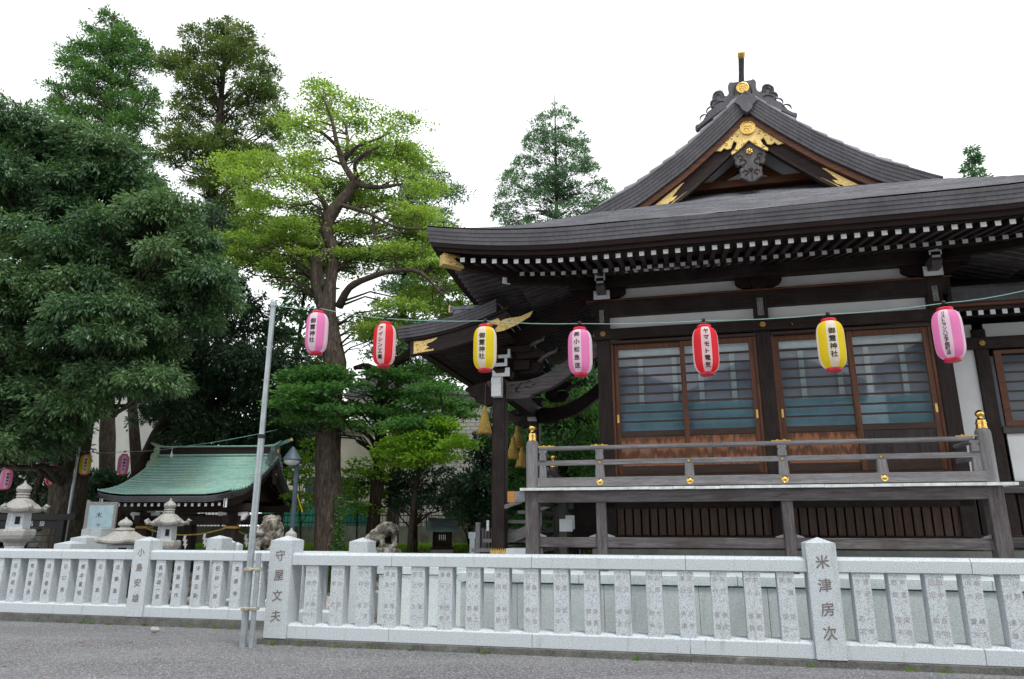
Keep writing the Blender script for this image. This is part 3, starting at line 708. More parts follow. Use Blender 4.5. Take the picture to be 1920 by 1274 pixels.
# ---- veranda
DK0 = 11.42
mb = MB(); k = 0; s = -2.60
while s < 4.52:
    w = .36 * (.9 + .2 * random.random()); e = min(s + w, 4.53); j = .004 * random.random()
    mb.box(s + .002, e - .002, DK0 + j * 2, 12.78, 2.163 - j, 2.205 - j); s = e
mb.build('veranda_floor', 'deck_white', hall, bevel=.003)
B('veranda_floor', 'grey_x', -2.60, P1 - .16, 12.79, 16.9, 2.163, 2.203)
B('veranda_beam', 'greydk_x', -2.45, 4.32, 11.50, 11.64, 1.975, 2.155)
eb = B('veranda_beam', 'grey_x', -2.80, -2.53, 11.50, 11.64, 1.99, 2.155)
MB().box(-2.82, -2.70, 11.492, 11.648, 1.985, 2.159).build('copper_end', plain('orange copper sheet', (.45, .2, .06), .5, .4, .4), eb)
B('veranda_beam', 'greydk_y', -2.50, -2.36, 11.66, 16.8, 1.975, 2.155)
B('tie_rail', 'greydk_x', -2.32, 4.2, 11.56, 11.64, 1.285, 1.437)
mb = MB()
for s in (P1, P2 - .03):
    for sg in (-1, 1): mb.prism([(s + sg * .09, 1.44), (s + sg * .20, 1.44), (s + sg * .20, 1.455), (s + sg * .09, 1.49)], 11.56, 11.63)
for s, sg in ((-2.42, 1), (4.25, -1)): mb.prism([(s + sg * .12, 1.44), (s + sg * .22, 1.44), (s + sg * .22, 1.455), (s + sg * .12, 1.49)], 11.56, 11.63)
mb.build('wedge', 'grey_x', hall)
def vpost(s, d=11.6, w=.155, z0=.3, z1=2.16, mat='greydk_z'): return MB().box(s - w / 2, s + w / 2, d - w / 2, d + w / 2, z0, z1).build('veranda_post', mat, hall, bevel=.008)
vpost(P1); vpost(P2 - .03); vpost(-2.35, 13.6); vpost(-2.35, 15.8)
for s in (-2.42, 4.25):
    vpost(s, w=.21)
    p = MB().lathe([(.105, 2.20), (.105, 2.90), (.10, 2.94), (.08, 2.975), (.06, 2.985), (.001, 2.985)], 24, (s, 11.6, 0)).build('newel_post', 'grey_z', hall, smooth='auto')
    MB().lathe([(.001, 2.98), (.078, 2.98), (.078, 2.995), (.070, 3.0), (.070, 3.045), (.075, 3.05), (.075, 3.065), (.068, 3.07), (.066, 3.10), (.035, 3.135), (.032, 3.15), (.05, 3.16), (.062, 3.185), (.06, 3.21), (.04, 3.235), (.012, 3.25), (.001, 3.252)], 24, (s, 11.6, 0)).build('brass_finial', 'brass', p, smooth='auto')
# railing
RD = 11.58
rail = MB().tube([(-2.30, RD, 2.842), (4.10, RD, 2.836)], .037, 16).build('handrail', 'grey_x', hall, smooth='auto')
mb = MB()
for s in (-2.18, P1 + .0, P2 - .03, 4.02): mb.box(s - .14, s + .14, RD - .022, RD + .022, 2.868, 2.884).lathe([(.022, 2.88), (.02, 2.895), (.001, 2.90)], 10, (s - .05, RD, 0)).lathe([(.022, 2.88), (.02, 2.895), (.001, 2.90)], 10, (s + .05, RD, 0))
mb.build('copper_plate', 'gold', rail)
B('rail', 'grey_x', -2.33, 4.20, RD - .03, RD + .03, 2.562, 2.644)
B('rail', 'grey_x', -2.33, 4.23, RD - .06, RD + .06, 2.222, 2.366)
def strut(s, full=True, d=RD, w=.135):
    st = MB()
    if full:
        st.prism([(s - w * .47, 2.644), (s - w * .47, 2.72), (s - w * .36, 2.765), (s - w * .2, 2.78), (s + w * .2, 2.78), (s + w * .36, 2.765), (s + w * .47, 2.72), (s + w * .47, 2.644)], d - .05, d + .05)
        st.box(s - .065, s + .065, d - .05, d + .05, 2.762, 2.81)
    st.prism([(s - w * .47, 2.565), (s + w * .47, 2.565), (s + w * .55, 2.364), (s - w * .55, 2.364)], d - .045, d + .045)
    return st.build('rail_strut', 'grey_z', hall, bevel=.005)
for s, full in ((P1, 1), (.085, 0), (P2 - .03, 1), (2.85, 0)):
    q = strut(s, full)
    MB().lathe([(.001, 0), (.052, 0), (.052, .008), (.046, .013), (.037, .008), (.034, .012), (.018, .019), (.001, .021)], 22, (s, RD - .06, 2.292), ax='-y').build('brass_stud', 'brass', q, smooth='auto')
    MB().lathe([(.001, 0), (.024, 0), (.022, .012), (.012, .022), (.001, .024)], 16, (s, RD - .03, 2.603), ax='-y').build('brass_stud', 'brass', q, smooth='auto')
for s in (-2.24, 4.10): strut(s, True, w=.11)
# side returns of the railing
for s, d1 in ((-2.42, 13.0), (4.25, 12.75)):
    MB().tube([(s, 11.72, 2.84), (s, d1, 2.84)], .037, 12).build('handrail', 'grey_y', hall, smooth='auto')
    B('rail', 'grey_y', s - .03, s + .03, 11.70, d1, 2.562, 2.644); B('rail', 'grey_y', s - .06, s + .06, 11.70, d1, 2.222, 2.366)
p = MB().lathe([(.10, 2.20), (.10, 2.62), (.09, 2.68), (.06, 2.70), (.001, 2.70)], 16, (-2.42, 13.55, 0)).build('newel_post', 'greydk_z', hall, smooth='auto')
MB().lathe([(.001, 2.70), (.07, 2.70), (.066, 2.80), (.035, 2.83), (.055, 2.87), (.05, 2.91), (.001, 2.93)], 18, (-2.42, 13.55, 0)).build('brass_finial', 'brass', p, smooth='auto')
MB().beam((-2.42, 12.95, 2.60), (-2.05, 13.6, 2.30), .05, .08).build('rail', 'greydk_x', hall)
# stair on the far left with curved hand rail
mb = MB()
for k in range(6): mb.box(-3.9 + .22 * k, -2.6, 13.1, 15.9, 1.15 + .17 * k, 1.15 + .17 * k + .06)
mb.build('stair', 'grey_y', hall)
for d in (13.0, 15.9):
    MB().prism([(-3.30, 1.30), (-3.05, 1.33), (-2.85, 1.42), (-2.55, 1.62), (-2.55, 1.86), (-2.85, 1.62), (-3.05, 1.53), (-3.30, 1.50)], d, d + .08).build('stair_rail', 'grey_x', hall, bevel=.005)
    MB().prism([(-3.1, 1.90), (-2.8, 2.0), (-2.55, 2.12), (-2.55, 2.19), (-2.8, 2.07), (-3.1, 1.97)], d - .6, d - .52).build('stair_rail', 'grey_x', hall, bevel=.005)
# underfloor: slatted screen, openings, foundation
B('underfloor_beam', 'brown_x', P1 - .12, P3 + .12, 12.80, 12.92, 1.905, 2.155); B('underfloor_beam', 'dark_x', P1, P3, 12.80, 12.92, 1.385, 1.458)
n = 0; s = P1 + .135
while s < P3 - .12:
    if abs(s + .06 - P2) > .17: MB().box(s, s + .112, 12.855, 12.90, 1.458, 1.905).build('slat', 'slat_z', hall)
    s += .1425
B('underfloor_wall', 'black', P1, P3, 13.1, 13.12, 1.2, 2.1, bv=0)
B('foundation', 'concrete', P1 - .28, P3 + 3.2, 12.55, 13.4, .9, 1.235)
MB().box(-2.22, -2.08, 12.9, 13.04, .9, 2.15).build('veranda_post', 'greydk_z', hall)
B('underfloor_wall', 'brown_x', -2.0, P1 - .1, 13.3, 13.34, 1.2, 2.15, bv=0)
MB().box(-2.16, -1.93, 12.60, 12.61, 1.52, 1.73).build('paper_notice', 'white', hall)
MB().box(-2.06, -1.90, 12.64, 12.65, 1.56, 1.79).build('paper_notice', 'white', hall)
B('stone_slab', 'white', -3.05, -2.50, 12.3, 12.8, 1.06, 1.24)

# ---- lower wing on the right
WD = 13.75
wf = lambda u, v: None
for s in (5.24, 8.0): MB().box(s - .11, s + .11, WD, WD + .2, 1.0, 5.0).build('wing_pillar', 'brown_z', hall, bevel=.01)
B('wing_rail', 'brown_x', P3 + .2, 9.5, WD - .06, WD + .02, 4.63, 4.84)
mb = MB(); flower(mb, 5.24, WD - .063, 4.73); mb.build('gilt_flower', 'gold', hall, smooth=True)
B('white_panel', 'plaster', P3, 5.16, WD + .05, WD + .08, 4.80, 5.1, bv=0); B('white_panel', 'plaster', 5.34, 9.0, WD + .05, WD + .08, 4.80, 5.1, bv=0)
B('white_panel', 'plaster', P3, 5.13, WD + .05, WD + .08, 2.4, 4.66, bv=0); B('white_panel', 'plaster', 5.42, 9.0, WD + .05, WD + .08, 2.33, 3.14, bv=0)
B('wing_rail', 'greydk_x', 5.35, 9.0, WD - .03, WD + .02, 3.14, 3.26); B('wing_rail', 'greydk_x', P3 + .1, 9.0, WD - .05, WD + .02, 2.14, 2.34)
wfm = MB().box(5.42, 5.53, WD + .0, WD + .06, 3.27, 4.6).box(5.53, 8.0, WD + .002, WD + .058, 4.54, 4.6).box(5.53, 8.0, WD + .002, WD + .058, 3.27, 3.36)
wfm = wfm.box(6.6, 6.7, WD + .001, WD + .059, 3.36, 4.54).build('wing_window', 'frame_x', hall)
mb = MB()
for k in range(1, 7): z = 3.36 + 1.18 * k / 7; mb.box(5.53, 8.0, WD + .01, WD + .04, z - .015, z + .015)
mb.build('lattice', 'sash_x', wfm); MB().box(5.53, 8.0, WD + .03, WD + .034, 3.36, 4.54).build('glass', 'glass', wfm)
MB().box(5.5, 8.0, WD + .5, WD + .53, 3.2, 4.6).build('screen', 'screen', wfm)  # same painted sky-reflection tint behind the wing panes
for k in range(16): s = P3 + .2 + k * .152; MB().box(s, s + .12, WD + .06, WD + .1, 1.45, 2.13).build('slat', 'brown_z', hall)
B('wing_beam', 'brown_x', P3 + .15, 9.5, WD - .03, WD + .12, 1.3, 1.46)
B('wing_tie_rail', 'greydk_x', 4.4, 7.5, 12.9, 12.98, 1.285, 1.437)
# wing eave: roof edge, boards, white rafter ends
mb = MB()
for k in range(40):
    s = P3 + .30 + k * .176
    r = MB().beam((s, 12.80, 5.045), (s, 13.8, 5.25), .07, .075).build('rafter', 'brown_y', hall) if k < 18 else None
    if r: MB().box(s - .037, s + .037, 12.788, 12.798, 5.003, 5.083).build('painted_end', 'white', r)
B('wing_eave_board', 'brown_x', P3 + .18, 9.5, 12.78, 12.84, 5.09, 5.15); B('wing_eave_board', 'frame_x', P3 + .18, 9.5, 12.70, 12.86, 5.152, 5.20)
B('wing_roof', 'roof_edge', P3 + .20, 9.5, 12.62, 12.9, 5.20, 5.46); B('wing_soffit', 'dark_x', P3 + .18, 9.5, 12.84, 13.8, 5.30, 5.34)
MB().sheet(lambda s, d: Vector((s, d, 5.465 + .42 * (d - 12.62))), [P3 + .2, 7, 9.5], [12.62, 13.2, 13.8, 14.5], thick=(0, 0, -.04)).build('wing_roof', 'roof', hall)
B('wing_wall', 'dark_x', P3, 9.5, 14.3, 14.4, 1.2, 6.6)
B('wing_wall', 'dark_y', P3 + .12, P3 + .16, 13.05, 14.3, 1.2, 6.2)

# ---- portico on the left: pillars, curved beams, roof
KS = -3.315
for d in (12.8, 16.0):
    kp = MB().box(KS - .125, KS + .125, d, d + .25, .95, 4.02).build('portico_pillar', 'brown_z', hall, bevel=.02)
    mb = MB().box(KS - .14, KS + .14, d - .015, d + .265, 1.0, 1.18)
    for k in range(8):
        x = KS - .14 + .035 * k; mb.prism([(x + .002, 1.18), (x + .033, 1.18), (x + .0175, 1.235)], d - .015, d - .003)
    mb.build('gilt_shoe', 'gold', kp)
def kbeam(d):
    top = [(-3.19, 4.26), (-3.02, 4.265), (-2.80, 4.27), (-2.55, 4.33), (-2.30, 4.44), (-2.05, 4.60), (-1.80, 4.80), (-1.55, 4.98), (-1.40, 5.05)]
    bot = [(-1.40, 4.66), (-1.62, 4.58), (-1.85, 4.42), (-2.1, 4.23), (-2.35, 4.09), (-2.55, 4.03), (-2.68, 4.0), (-2.74, 3.93), (-3.19, 3.93)]
    q = MB().prism(top + bot, d + .04, d + .24).build('rainbow_beam', 'greydk_x' if d < 14 else 'brown_x', hall, bevel=.012)
    mb = MB()
    for (cx, cz, r, a0, a1) in ((-2.95, 4.10, .055, 0, 5.6), (-2.95, 4.10, .028, 1, 5), (-2.84, 4.13, .10, 1.5, 3.0), (-2.78, 4.06, .09, .6, 2.2), (-3.06, 4.12, .08, .8, 2.4), (-2.72, 4.15, .10, 1.0, 2.5), (-2.62, 4.12, .07, 1.2, 2.8)):
        mb.tube([(cx + r * math.cos(t), d + .037, cz + r * math.sin(t)) for t in np.linspace(a0, a1, 8)], [.004 + .006 * math.sin(PI * (k + .5) / 8) for k in range(8)], 5)
    mb.build('carving', 'dark_x', q)
for d in (12.8, 16.0): kbeam(d)
B('portico_beam', 'brown_y', KS - .10, KS + .10, 12.86, 16.5, 4.03, 4.35)
# white nose piece, carved nose, stacked brackets on the near pillar
for d, wh in ((12.8, True), (16.0, False)):
    nose = MB().prism([(d - .02, 4.33), (d - .12, 4.345), (d - .19, 4.30), (d - .20, 4.22), (d - .17, 4.17), (d - .19, 4.10), (d - .17, 4.02), (d - .18, 3.95), (d - .02, 3.95)], KS - .10, KS + .09, plane='yz').build('beam_nose', 'white', hall, bevel=.006)
    ele = [(KS - .12, 4.25), (KS - .25, 4.28), (KS - .42, 4.27), (KS - .55, 4.22), (KS - .66, 4.20), (KS - .70, 4.13), (KS - .62, 4.10), (KS - .60, 4.02), (KS - .50, 3.98), (KS - .47, 3.90), (KS - .35, 3.86), (KS - .27, 3.80), (KS - .12, 3.84)]
    el = MB().prism(ele, d + .05, d + .20).build('carved_nose', 'dark_x', hall, bevel=.02)
    mb = MB()
    for (cx, cz, r, a0, a1) in ((-.34, 4.10, .09, 0, 5.4), (-.34, 4.10, .045, 0.5, 5), (-.52, 4.13, .055, 0, 5), (-.25, 3.95, .05, 1, 6), (-.44, 3.98, .04, 0, 4)):
        mb.tube([(KS + cx + r * math.cos(t), d + .047, cz + r * math.sin(t)) for t in np.linspace(a0, a1, 9)], .010, 5)
    mb.build('carving', 'brown_x', el)
    bl = block(KS + .05, d - .02, 4.35, 4.50, .34, 'dark_x')
    if wh: MB().prism([(KS - .12, 4.352), (KS + .22, 4.352), (KS + .22, 4.52), (KS + .14, 4.52), (KS + .12, 4.42), (KS - .04, 4.42), (KS - .12, 4.50)], d - .034, d - .022).build('painted_end', 'white', bl)
    for k, (sx, z, w) in enumerate(((KS + .04, 4.56, .12), (KS + .10, 4.72, .12))):
        a = MB().box(sx - w, sx + w, d + .03, d + .16, z, z + .09).build('bracket_arm', 'dark_x', hall)
        if wh:
            MB().prism([(sx - w, z), (sx + w, z), (sx + w, z + .17), (sx + w - .05, z + .17), (sx + w - .05, z + .065), (sx - w, z + .065)], d + .0, d + .03).build('painted_end', 'white', a)
    MB().box(KS - .35, KS + .62, d + .02, d + .14, 4.83, 4.95).build('bracket_arm', 'dark_x', hall)
    bk = MB().box(KS + .25, KS + .55, d + .2, d + .5, 4.52, 4.70).build('bracket_arm', 'dark_x', hall)
    # curled arms reaching back to the hall
    for (x0, z0) in ((-2.80, 4.86), (-2.55, 4.62)):
        MB().tube([(x0, d + .1, z0), (x0 + .08, d + .1, z0 + .10), (x0 + .20, d + .1, z0 + .16), (x0 + .32, d + .1, z0 + .20), (x0 + .36, d + .1, z0 + .28)], [.05, .035, .042, .035, .012], 8).build('curled_arm', 'greydk_x', hall, smooth=True)
    cv = MB().prism([(-3.0, 4.70), (-2.45, 4.72), (-2.40, 4.82), (-2.55, 4.90), (-2.75, 4.92), (-2.9, 5.0), (-3.05, 4.95)], d + .1, d + .3).build('carved_bracket', 'dark_x', hall, bevel=.02)
    MB().prism([(-3.0, 4.45), (-2.62, 4.45), (-2.5, 4.60), (-2.55, 4.70), (-3.0, 4.70)], d + .3, d + .5).build('carved_bracket', 'dark_x', hall, bevel=.02)
# portico roof: a sheet curving from under the main eave out and down to the left
KD0, KD1, KE = 11.82, 17.4, -5.02
def kz(s, d=14):
    t = (s - KE) / (-3.2 - KE); return 5.20 + .06 * t + .30 * t ** 2.2 + .10 * (g1((d - KD0) * 1.6) + g1((KD1 - d) * 1.6)) * (1 - t) * 0 
ks = [KE + (.0 if i == 0 else 0) + i * (1.75 / 14) for i in range(17)]
mb = MB()
kp = []
for i in range(16): kp += [KE + i * .125 + .001, KE + (i + 1) * .125 - .001]
mb.sheet(lambda s, d: Vector((s, d, kz(s) + saw(s - KE, .125, .010))), kp, [KD0, KD0 + .2, 13, 14.5, 16, KD1])
mb.build('portico_roof', 'roof', hall)
mb = MB()
for k in range(4):
    z1 = -.004 - k * .058; o = .010 * k
    for dd, sg in ((KD0 + o, 1), (KD1 - o, -1)):
        sec = [(dd + sg * .25, z1), (dd, z1), (dd + sg * .003, z1 - .054), (dd + sg * .25, z1 - .054)]
        mb.sheet(lambda s, j: Vector((s, sec[j][0], kz(s) + sec[j][1])), [KE + o + i * (1.9 - o) / 16 for i in range(17)], range(4))
    sec2 = [(KE + o + .25, z1), (KE + o, z1), (KE + o + .003, z1 - .054), (KE + o + .25, z1 - .054)]
    mb.sheet(lambda d, j: Vector((sec2[j][0], d, kz(KE) + sec2[j][1])), [KD0 + o, 13, 14.5, 16, KD1 - o], range(4))
mb.build('portico_roof_edge', 'roof_edge', hall)
def strip(s0, s1, a, b, d0, d1, n=16):
    m_ = MB(); cs = [(d1, a), (d0, a), (d0, b), (d1, b)]
    m_.sheet(lambda s, j: Vector((s, cs[j][0], kz(s) + cs[j][1])), [s0 + (s1 - s0) * i / n for i in range(n + 1)], range(4))
    m_.add([Vector((s0, c[0], kz(s0) + c[1])) for c in cs], [(0, 1, 2, 3)]); return m_
for d0, d1 in ((KD0 + .10, KD0 + .22), (KD1 - .22, KD1 - .10)):
    strip(KE + .16, -2.9, -.236, -.28, d0 - .04, d1).build('portico_verge_board', 'dark_x', hall)
    bb = strip(KE + .24, -2.95, -.28, -.56, d0, d1).build('portico_barge_board', 'brown_x', hall, bevel=.004)
    poly = [(-4.73, 0.0), (-4.73, .24), (-4.55, .225), (-4.36, .235), (-4.26, .245), (-4.29, .21), (-4.38, .17), (-4.46, .16), (-4.48, .12), (-4.42, .09), (-4.50, .055), (-4.38, .035), (-4.34, .045), (-4.33, .005)]
    if d0 < 13:
        MB().prism([(x + .02, kz(x) - .545 + z) for x, z in poly], d0 - .012, d0 - .001).build('gilt_fitting', 'gold_flat', bb, bevel=.005)
        mb = MB()
        for (cx, cz, r_, a0, a1) in ((-4.62, .13, .045, 0, 5), (-4.50, .17, .035, 1, 5.5), (-4.42, .20, .03, 0, 4), (-4.60, .05, .035, 2, 6), (-4.47, .045, .02, 0, 5), (-4.67, .20, .025, 1, 5)):
            mb.tube([(cx + r_ * math.cos(t), d0 - .014, kz(cx) - .545 + cz + r_ * math.sin(t)) for t in np.linspace(a0, a1, 8)], .006, 5)
        for (cx, cz, r_, a0, a1) in ((-3.02, 5.13, .05, 0, 5), (-2.85, 5.17, .045, 1, 6), (-3.2, 5.15, .035, 0, 5), (-2.7, 5.22, .035, 0, 4), (-2.95, 5.08, .03, 2, 6)):
            mb.tube([(cx + r_ * math.cos(t), d0 - .014, cz + r_ * math.sin(t)) for t in np.linspace(a0, a1, 8)], .006, 5)
        mb.build('scroll', 'gold', bb, smooth=True)
        q = [(-3.50, -.02), (-3.22, .12), (-3.1, .16), (-3.06, .10), (-2.95, .14), (-2.70, .16), (-2.45, .26), (-2.52, .14), (-2.75, .0), (-3.0, -.10), (-3.13, -.12), (-3.16, -.06), (-3.10, .02), (-3.2, .04), (-3.3, -.01)]
        MB().prism([(x, 5.10 + z * .95) for x, z in q], d0 - .012, d0 - .001).build('gilt_fitting', 'gold_flat', bb, bevel=.005)
# the barge board's sweep up to the hall
MB().prism([(-3.05, 4.98), (-2.7, 5.02), (-2.3, 5.2), (-1.9, 5.5), (-1.5, 5.85), (-1.5, 6.1), (-2.0, 5.75), (-2.5, 5.42), (-3.05, 5.25)], KD0 + 1.1, KD0 + 1.2).build('portico_strut', 'dark_x', hall)
mb = MB()
for q in np.arange(KD0 + .35, KD1 - .3, .17):
    mb.beam((KE + .34, q, 4.88), (-3.9, q, 4.95), .06, .07); mb.beam((-4.35, q, 4.80), (-3.0, q, 5.05), .06, .07)
k_ = mb.build('rafters', 'brown_x', hall); k_['kind'] = 'stuff'
MB().sheet(lambda s, d: Vector((s, d, 4.93 + .08 * (s - KE) / 1.1)), [KE + .1, -3.0], [KD0 + .15, KD1 - .15]).build('soffit', 'dark_x', hall)
MB().box(KE + .12, KE + .3, KD0 + .3, KD1 - .3, 4.84, 4.98).build('eave_board', 'dark_y', hall)
rr = MB().box(-4.10, -3.3, 12.35, 12.55, 5.36, 5.60).box(-4.15, -3.3, 12.33, 12.57, 5.60, 5.66).prism([(-4.17, 5.55), (-4.10, 5.55), (-4.12, 5.66), (-4.17, 5.72)], 12.33, 12.57).build('portico_ridge', 'roof', hall)
MB().box(-4.19, -4.175, 12.34, 12.56, 5.56, 5.70).build('gilt_cap', 'gold', rr)

# ---- straw rope with tassels hung between the portico pillars
rope = thing('sacred_rope', 'thick twisted straw rope with yellow straw tassels hung behind the portico pillar', 'straw rope', (-3.52, 14.5, 0), hall=True)
pts = [(-3.50, 12.75 + 3.4 * t, 4.25 - .42 * math.sin(PI * t)) for t in np.linspace(0, 1, 24)]
MB().tube(pts, [.035 + .05 * math.sin(PI * k / 23) for k in range(24)], 10).build('rope', 'rope', rope, smooth=True)
def tassel(d, zt, h=.46, w=.12, s=-3.5):
    mb = MB(); mb.lathe([(.001, zt), (.03, zt), (.045, zt - .05), (.04, zt - .10), (w * .55, zt - h * .4), (w * .85, zt - h * .8), (w, zt - h), (.001, zt - h * .98)], 18, (s, d, 0))
    for k in range(90):
        a = random.random() * 2 * PI; mb.tube([(s + .03 * math.cos(a), d + .03 * math.sin(a), zt - .08), (s + w * .8 * math.cos(a), d + w * .8 * math.sin(a), zt - h * .75), (s + w * (.7 + .45 * random.random()) * math.cos(a), d + w * 1.05 * math.sin(a), zt - h * (1 + .07 * random.random()))], [.010, .007, .003], 4)
    t = mb.build('straw_tassel', 'straw', rope)
    MB().tube([(s, d, zt), (s + .01, d, zt + .45)], .008, 5).build('cord', 'rope', t)
tassel(12.79, 3.80, .50, .135, -3.58); tassel(15.16, 3.74, .46, .14); tassel(14.75, 3.45, .45, .135); tassel(15.63, 3.36, .46, .14)
# ================================================================== ground and stone fences
def sstep(a, b, x):
    t = min(1, max(0, (x - a) / (b - a))); return t * t * (3 - 2 * t)
def gz_(x, y):
    d = x * math.sin(YAW) + y * math.cos(YAW); s = x * math.cos(YAW) - y * math.sin(YAW)
    return -.115 * sstep(9.4, 11.2, d) * sstep(-5.6, -6.6, s)
_ct = 19.6
def terr(x, y):
    z = 1.04 * sstep(20.0, 22.6, y + .25 * math.sin(x * .9)) * sstep(6, 3, x)
    return z + gz_(x, y)
xs_ = list(np.arange(-40, -12, 4)) + list(np.arange(-12, 8, .35)) + [10, 16, 30, 60]
ys_ = [-30, -15, -5] + list(np.arange(0, 24, .4)) + [26, 30, 36, 50, 80, 140]
g = MB().sheet(lambda x, y: Vector((x, y, gz_(x, y) - (.004 if False else 0))), xs_, ys_).build('ground', 'gravel', smooth=True); g['kind'] = 'structure'
g = MB().sheet(lambda x, y: Vector((x * math.cos(YAW) + y * math.sin(YAW), -x * math.sin(YAW) + y * math.cos(YAW), .006)), list(np.arange(-5.5, 12, 1.)), [9.98, 11, 13, 15, 17, 19]).build('precinct_ground', 'pale_gravel'); g['kind'] = 'structure'
g = MB().sheet(lambda x, y: Vector((x * math.cos(YAW) + y * math.sin(YAW), -x * math.sin(YAW) + y * math.cos(YAW), .003 - .10)), list(np.arange(-24, -5.6, 1.)), [11.95, 13, 15, 17, 19, 22]).build('precinct_ground', 'pale_gravel'); g['kind'] = 'structure'
g = MB().sheet(lambda x, y: Vector((x, y, terr(x, y) - .03 * (1 - sstep(19, 20, y)))), list(np.arange(-30, 7, .5)), list(np.arange(19.0, 24, .25)) + [26, 30, 40]).build('grassy_bank', 'earth', smooth=True); g['kind'] = 'structure'

GLY = {}
def gl(ch):
    if ch not in GLY: GLY[ch] = glyphs(ch, 1.0)
    return GLY[ch]
def bold(vs, fs, b):              # heavier strokes: the outline laid again, slightly shifted
    V, F = list(vs), list(fs); n = len(vs)
    for k, (dx, dy) in enumerate(((b, 0), (-b, 0), (0, b), (0, -b))):
        o = len(V); V += [(v[0] + dx, v[1] + dy) + ((k + 1),) for v in [(q[0], q[1]) for q in vs]]; F += [tuple(i + o for i in f) for f in fs]
    return [(v[0], v[1], v[2] if len(v) > 2 else 0) for v in V], F
def inscribe(mb, txt, s, d, ztop, size, pitch, wsx=1.0, slant=0.0):
    for i, ch in enumerate(txt):
        if ch == ' ': continue
        vs, fs = gl(ch)
        if size > .07: vs, fs = bold(vs, fs, .016)
        mb.add([(s + v[0] * size * wsx, d - (v[2] * .0003 if size > .07 else 0), ztop + v[1] * size + v[0] * size * slant - i * pitch) for v in vs], fs)

def fence(name, label, x0, s_list, posts, d0, dz, s_from, s_to, joints, names, ptexts, group_txt):
    f = thing(name, label, 'stone fence', (x0, d0, 0), hall=True)
    # concrete footing
    MB().box(s_from - .10, s_to, d0 - .025, d0 + .42, -.17 + dz, .082 + dz).build('concrete_footing', 'curb', f, bevel=.008)
    segs = sorted(joints); prev = s_from
    cuts = []
    ends = [p for p in posts]
    pts = sorted(segs + [s_to] + [e for p in posts for e in (p, p + .345)])
    a = s_from
    for q in pts:
        if q <= a + .01: continue
        inside = any(p - .001 <= a and q <= p + .346 for p in posts)
        if not inside:
            top = [(d0, 1.068), (d0, 1.205), (d0 + .045, 1.238), (d0 + .255, 1.238), (d0 + .30, 1.205), (d0 + .30, 1.068)]
            MB().prism([(y, z + dz) for y, z in top], a + .0025, q - .0025, plane='yz').build('coping_rail', 'granite', f, bevel=.004)
            bot = [(d0, .086), (d0, .252), (d0 + .05, .283), (d0 + .25, .283), (d0 + .30, .252), (d0 + .30, .086)]
            MB().prism([(y, z + dz) for y, z in bot], a + .0025, q - .0025, plane='yz').build('base_rail', 'granite', f, bevel=.004)
        a = q
    for p in posts:
        po = MB().box(p, p + .345, d0 - .035, d0 + .31, .084 + dz, 1.405 + dz)
        b = len(po.v); po.add([(p, d0 - .035, 1.405 + dz), (p + .345, d0 - .035, 1.405 + dz), (p + .345, d0 + .31, 1.405 + dz), (p, d0 + .31, 1.405 + dz), (p + .1725, d0 + .1375, 1.475 + dz)], [(0, 1, 4), (1, 2, 4), (2, 3, 4), (3, 0, 4)])
        po = po.build('post', 'granite', f, bevel=.005)
        if p in ptexts:
            t, zt, size, pitch = ptexts[p]
            mb = MB(); inscribe(mb, t, p + .175, d0 - .0368, zt + dz, size, pitch, slant=.10); mb.build('inscription', 'carve', po, fix=False)
    for i, s in enumerate(s_list):
        s += random.uniform(-.004, .004); jd = random.uniform(-.003, .003)
        k = MB().box(s, s + .20, d0 + .022, d0 + .215 + jd, .262 + dz, 1.0685 + dz).build('baluster', 'granite', f, bevel=.004)
        t = names[i] if i < len(names) else None
        if t:
            mb = MB()
            if isinstance(t, tuple):
                for j, tt in enumerate(t):
                    inscribe(mb, tt, s + (.055 if j == 0 else .145), d0 + .0205, .965 + dz, .070, .139, slant=.06)
            else:
                inscribe(mb, t, s + .105, d0 + .0205, .93 + dz, .088, .62 / max(1, len(t) - .0), slant=.06)
            mb.build('inscription', 'carve_faint' if isinstance(t, tuple) else 'carve', k, fix=False)
    return f
rs = [-5.34 + .3985 * k for k in range(17)] + [1.89 + .396 * k for k in range(10)]
rn = [('守屋 今八', '平野 勝利'), ('四家 定一', '四谷 岩'), ('守村 裕', '平西 正浩'), ('橋本 幸町', '金代 恒弘'), ('野上 久仁', '田守 眞一'), ('澤田 忠孝', '春日 芳子'), ('野々 泰雄', '佐木 龍之'),
      ('澤田 豊郎', '八板 松行'), ('守屋 泰大', '小島 村治'), ('守屋 宗平', '守屋 宗'), ('井上 開雄', '井上 幸男'), ('大沢 幸夫', '八沢 幸行'), ('井上 政治', '四郎 七三'), ('澤石 秀雄', '石田 久市'), ('矢作 富雄', '矢代 英次'),
      ('井上 吉信', '井上 美昭'), ('関  恒之', '常盤 京一'), ('今下 司次', '宮沢 一栄'), ('岩崎 滋子', '本宮 栄治'), ('西田 和夫', '田中 良助'), ('内大 賢次', '奉田 晴夫'), ('三村 達雄', '川野 公三')]
fence('stone_fence', 'nearer grey granite fence with carved names, ending at a post beside the steel pole', 0, rs, (-5.907, 1.392), 9.656, 0, -5.907, 6.3,
      [-4.03, -2.04, -.05, 3.19, 5.2], rn, {-5.907: ('守屋文夫', 1.20, .16, .273), 1.392: ('米津房次', 1.19, .165, .270)}, '')
ls = [-14.68 + .388 * k for k in range(12)] + [-9.50 + .395 * k for k in range(11)]
ln = [None] * 5 + ['河内昭夫', '荒井重治', '沼口春高', '日口実', '橋本重昭', '石川昇', '近藤進'] + ['長沢雄一郎', '後藤和作', '守屋正則', '田谷一郎', '高泉寺', '井上']
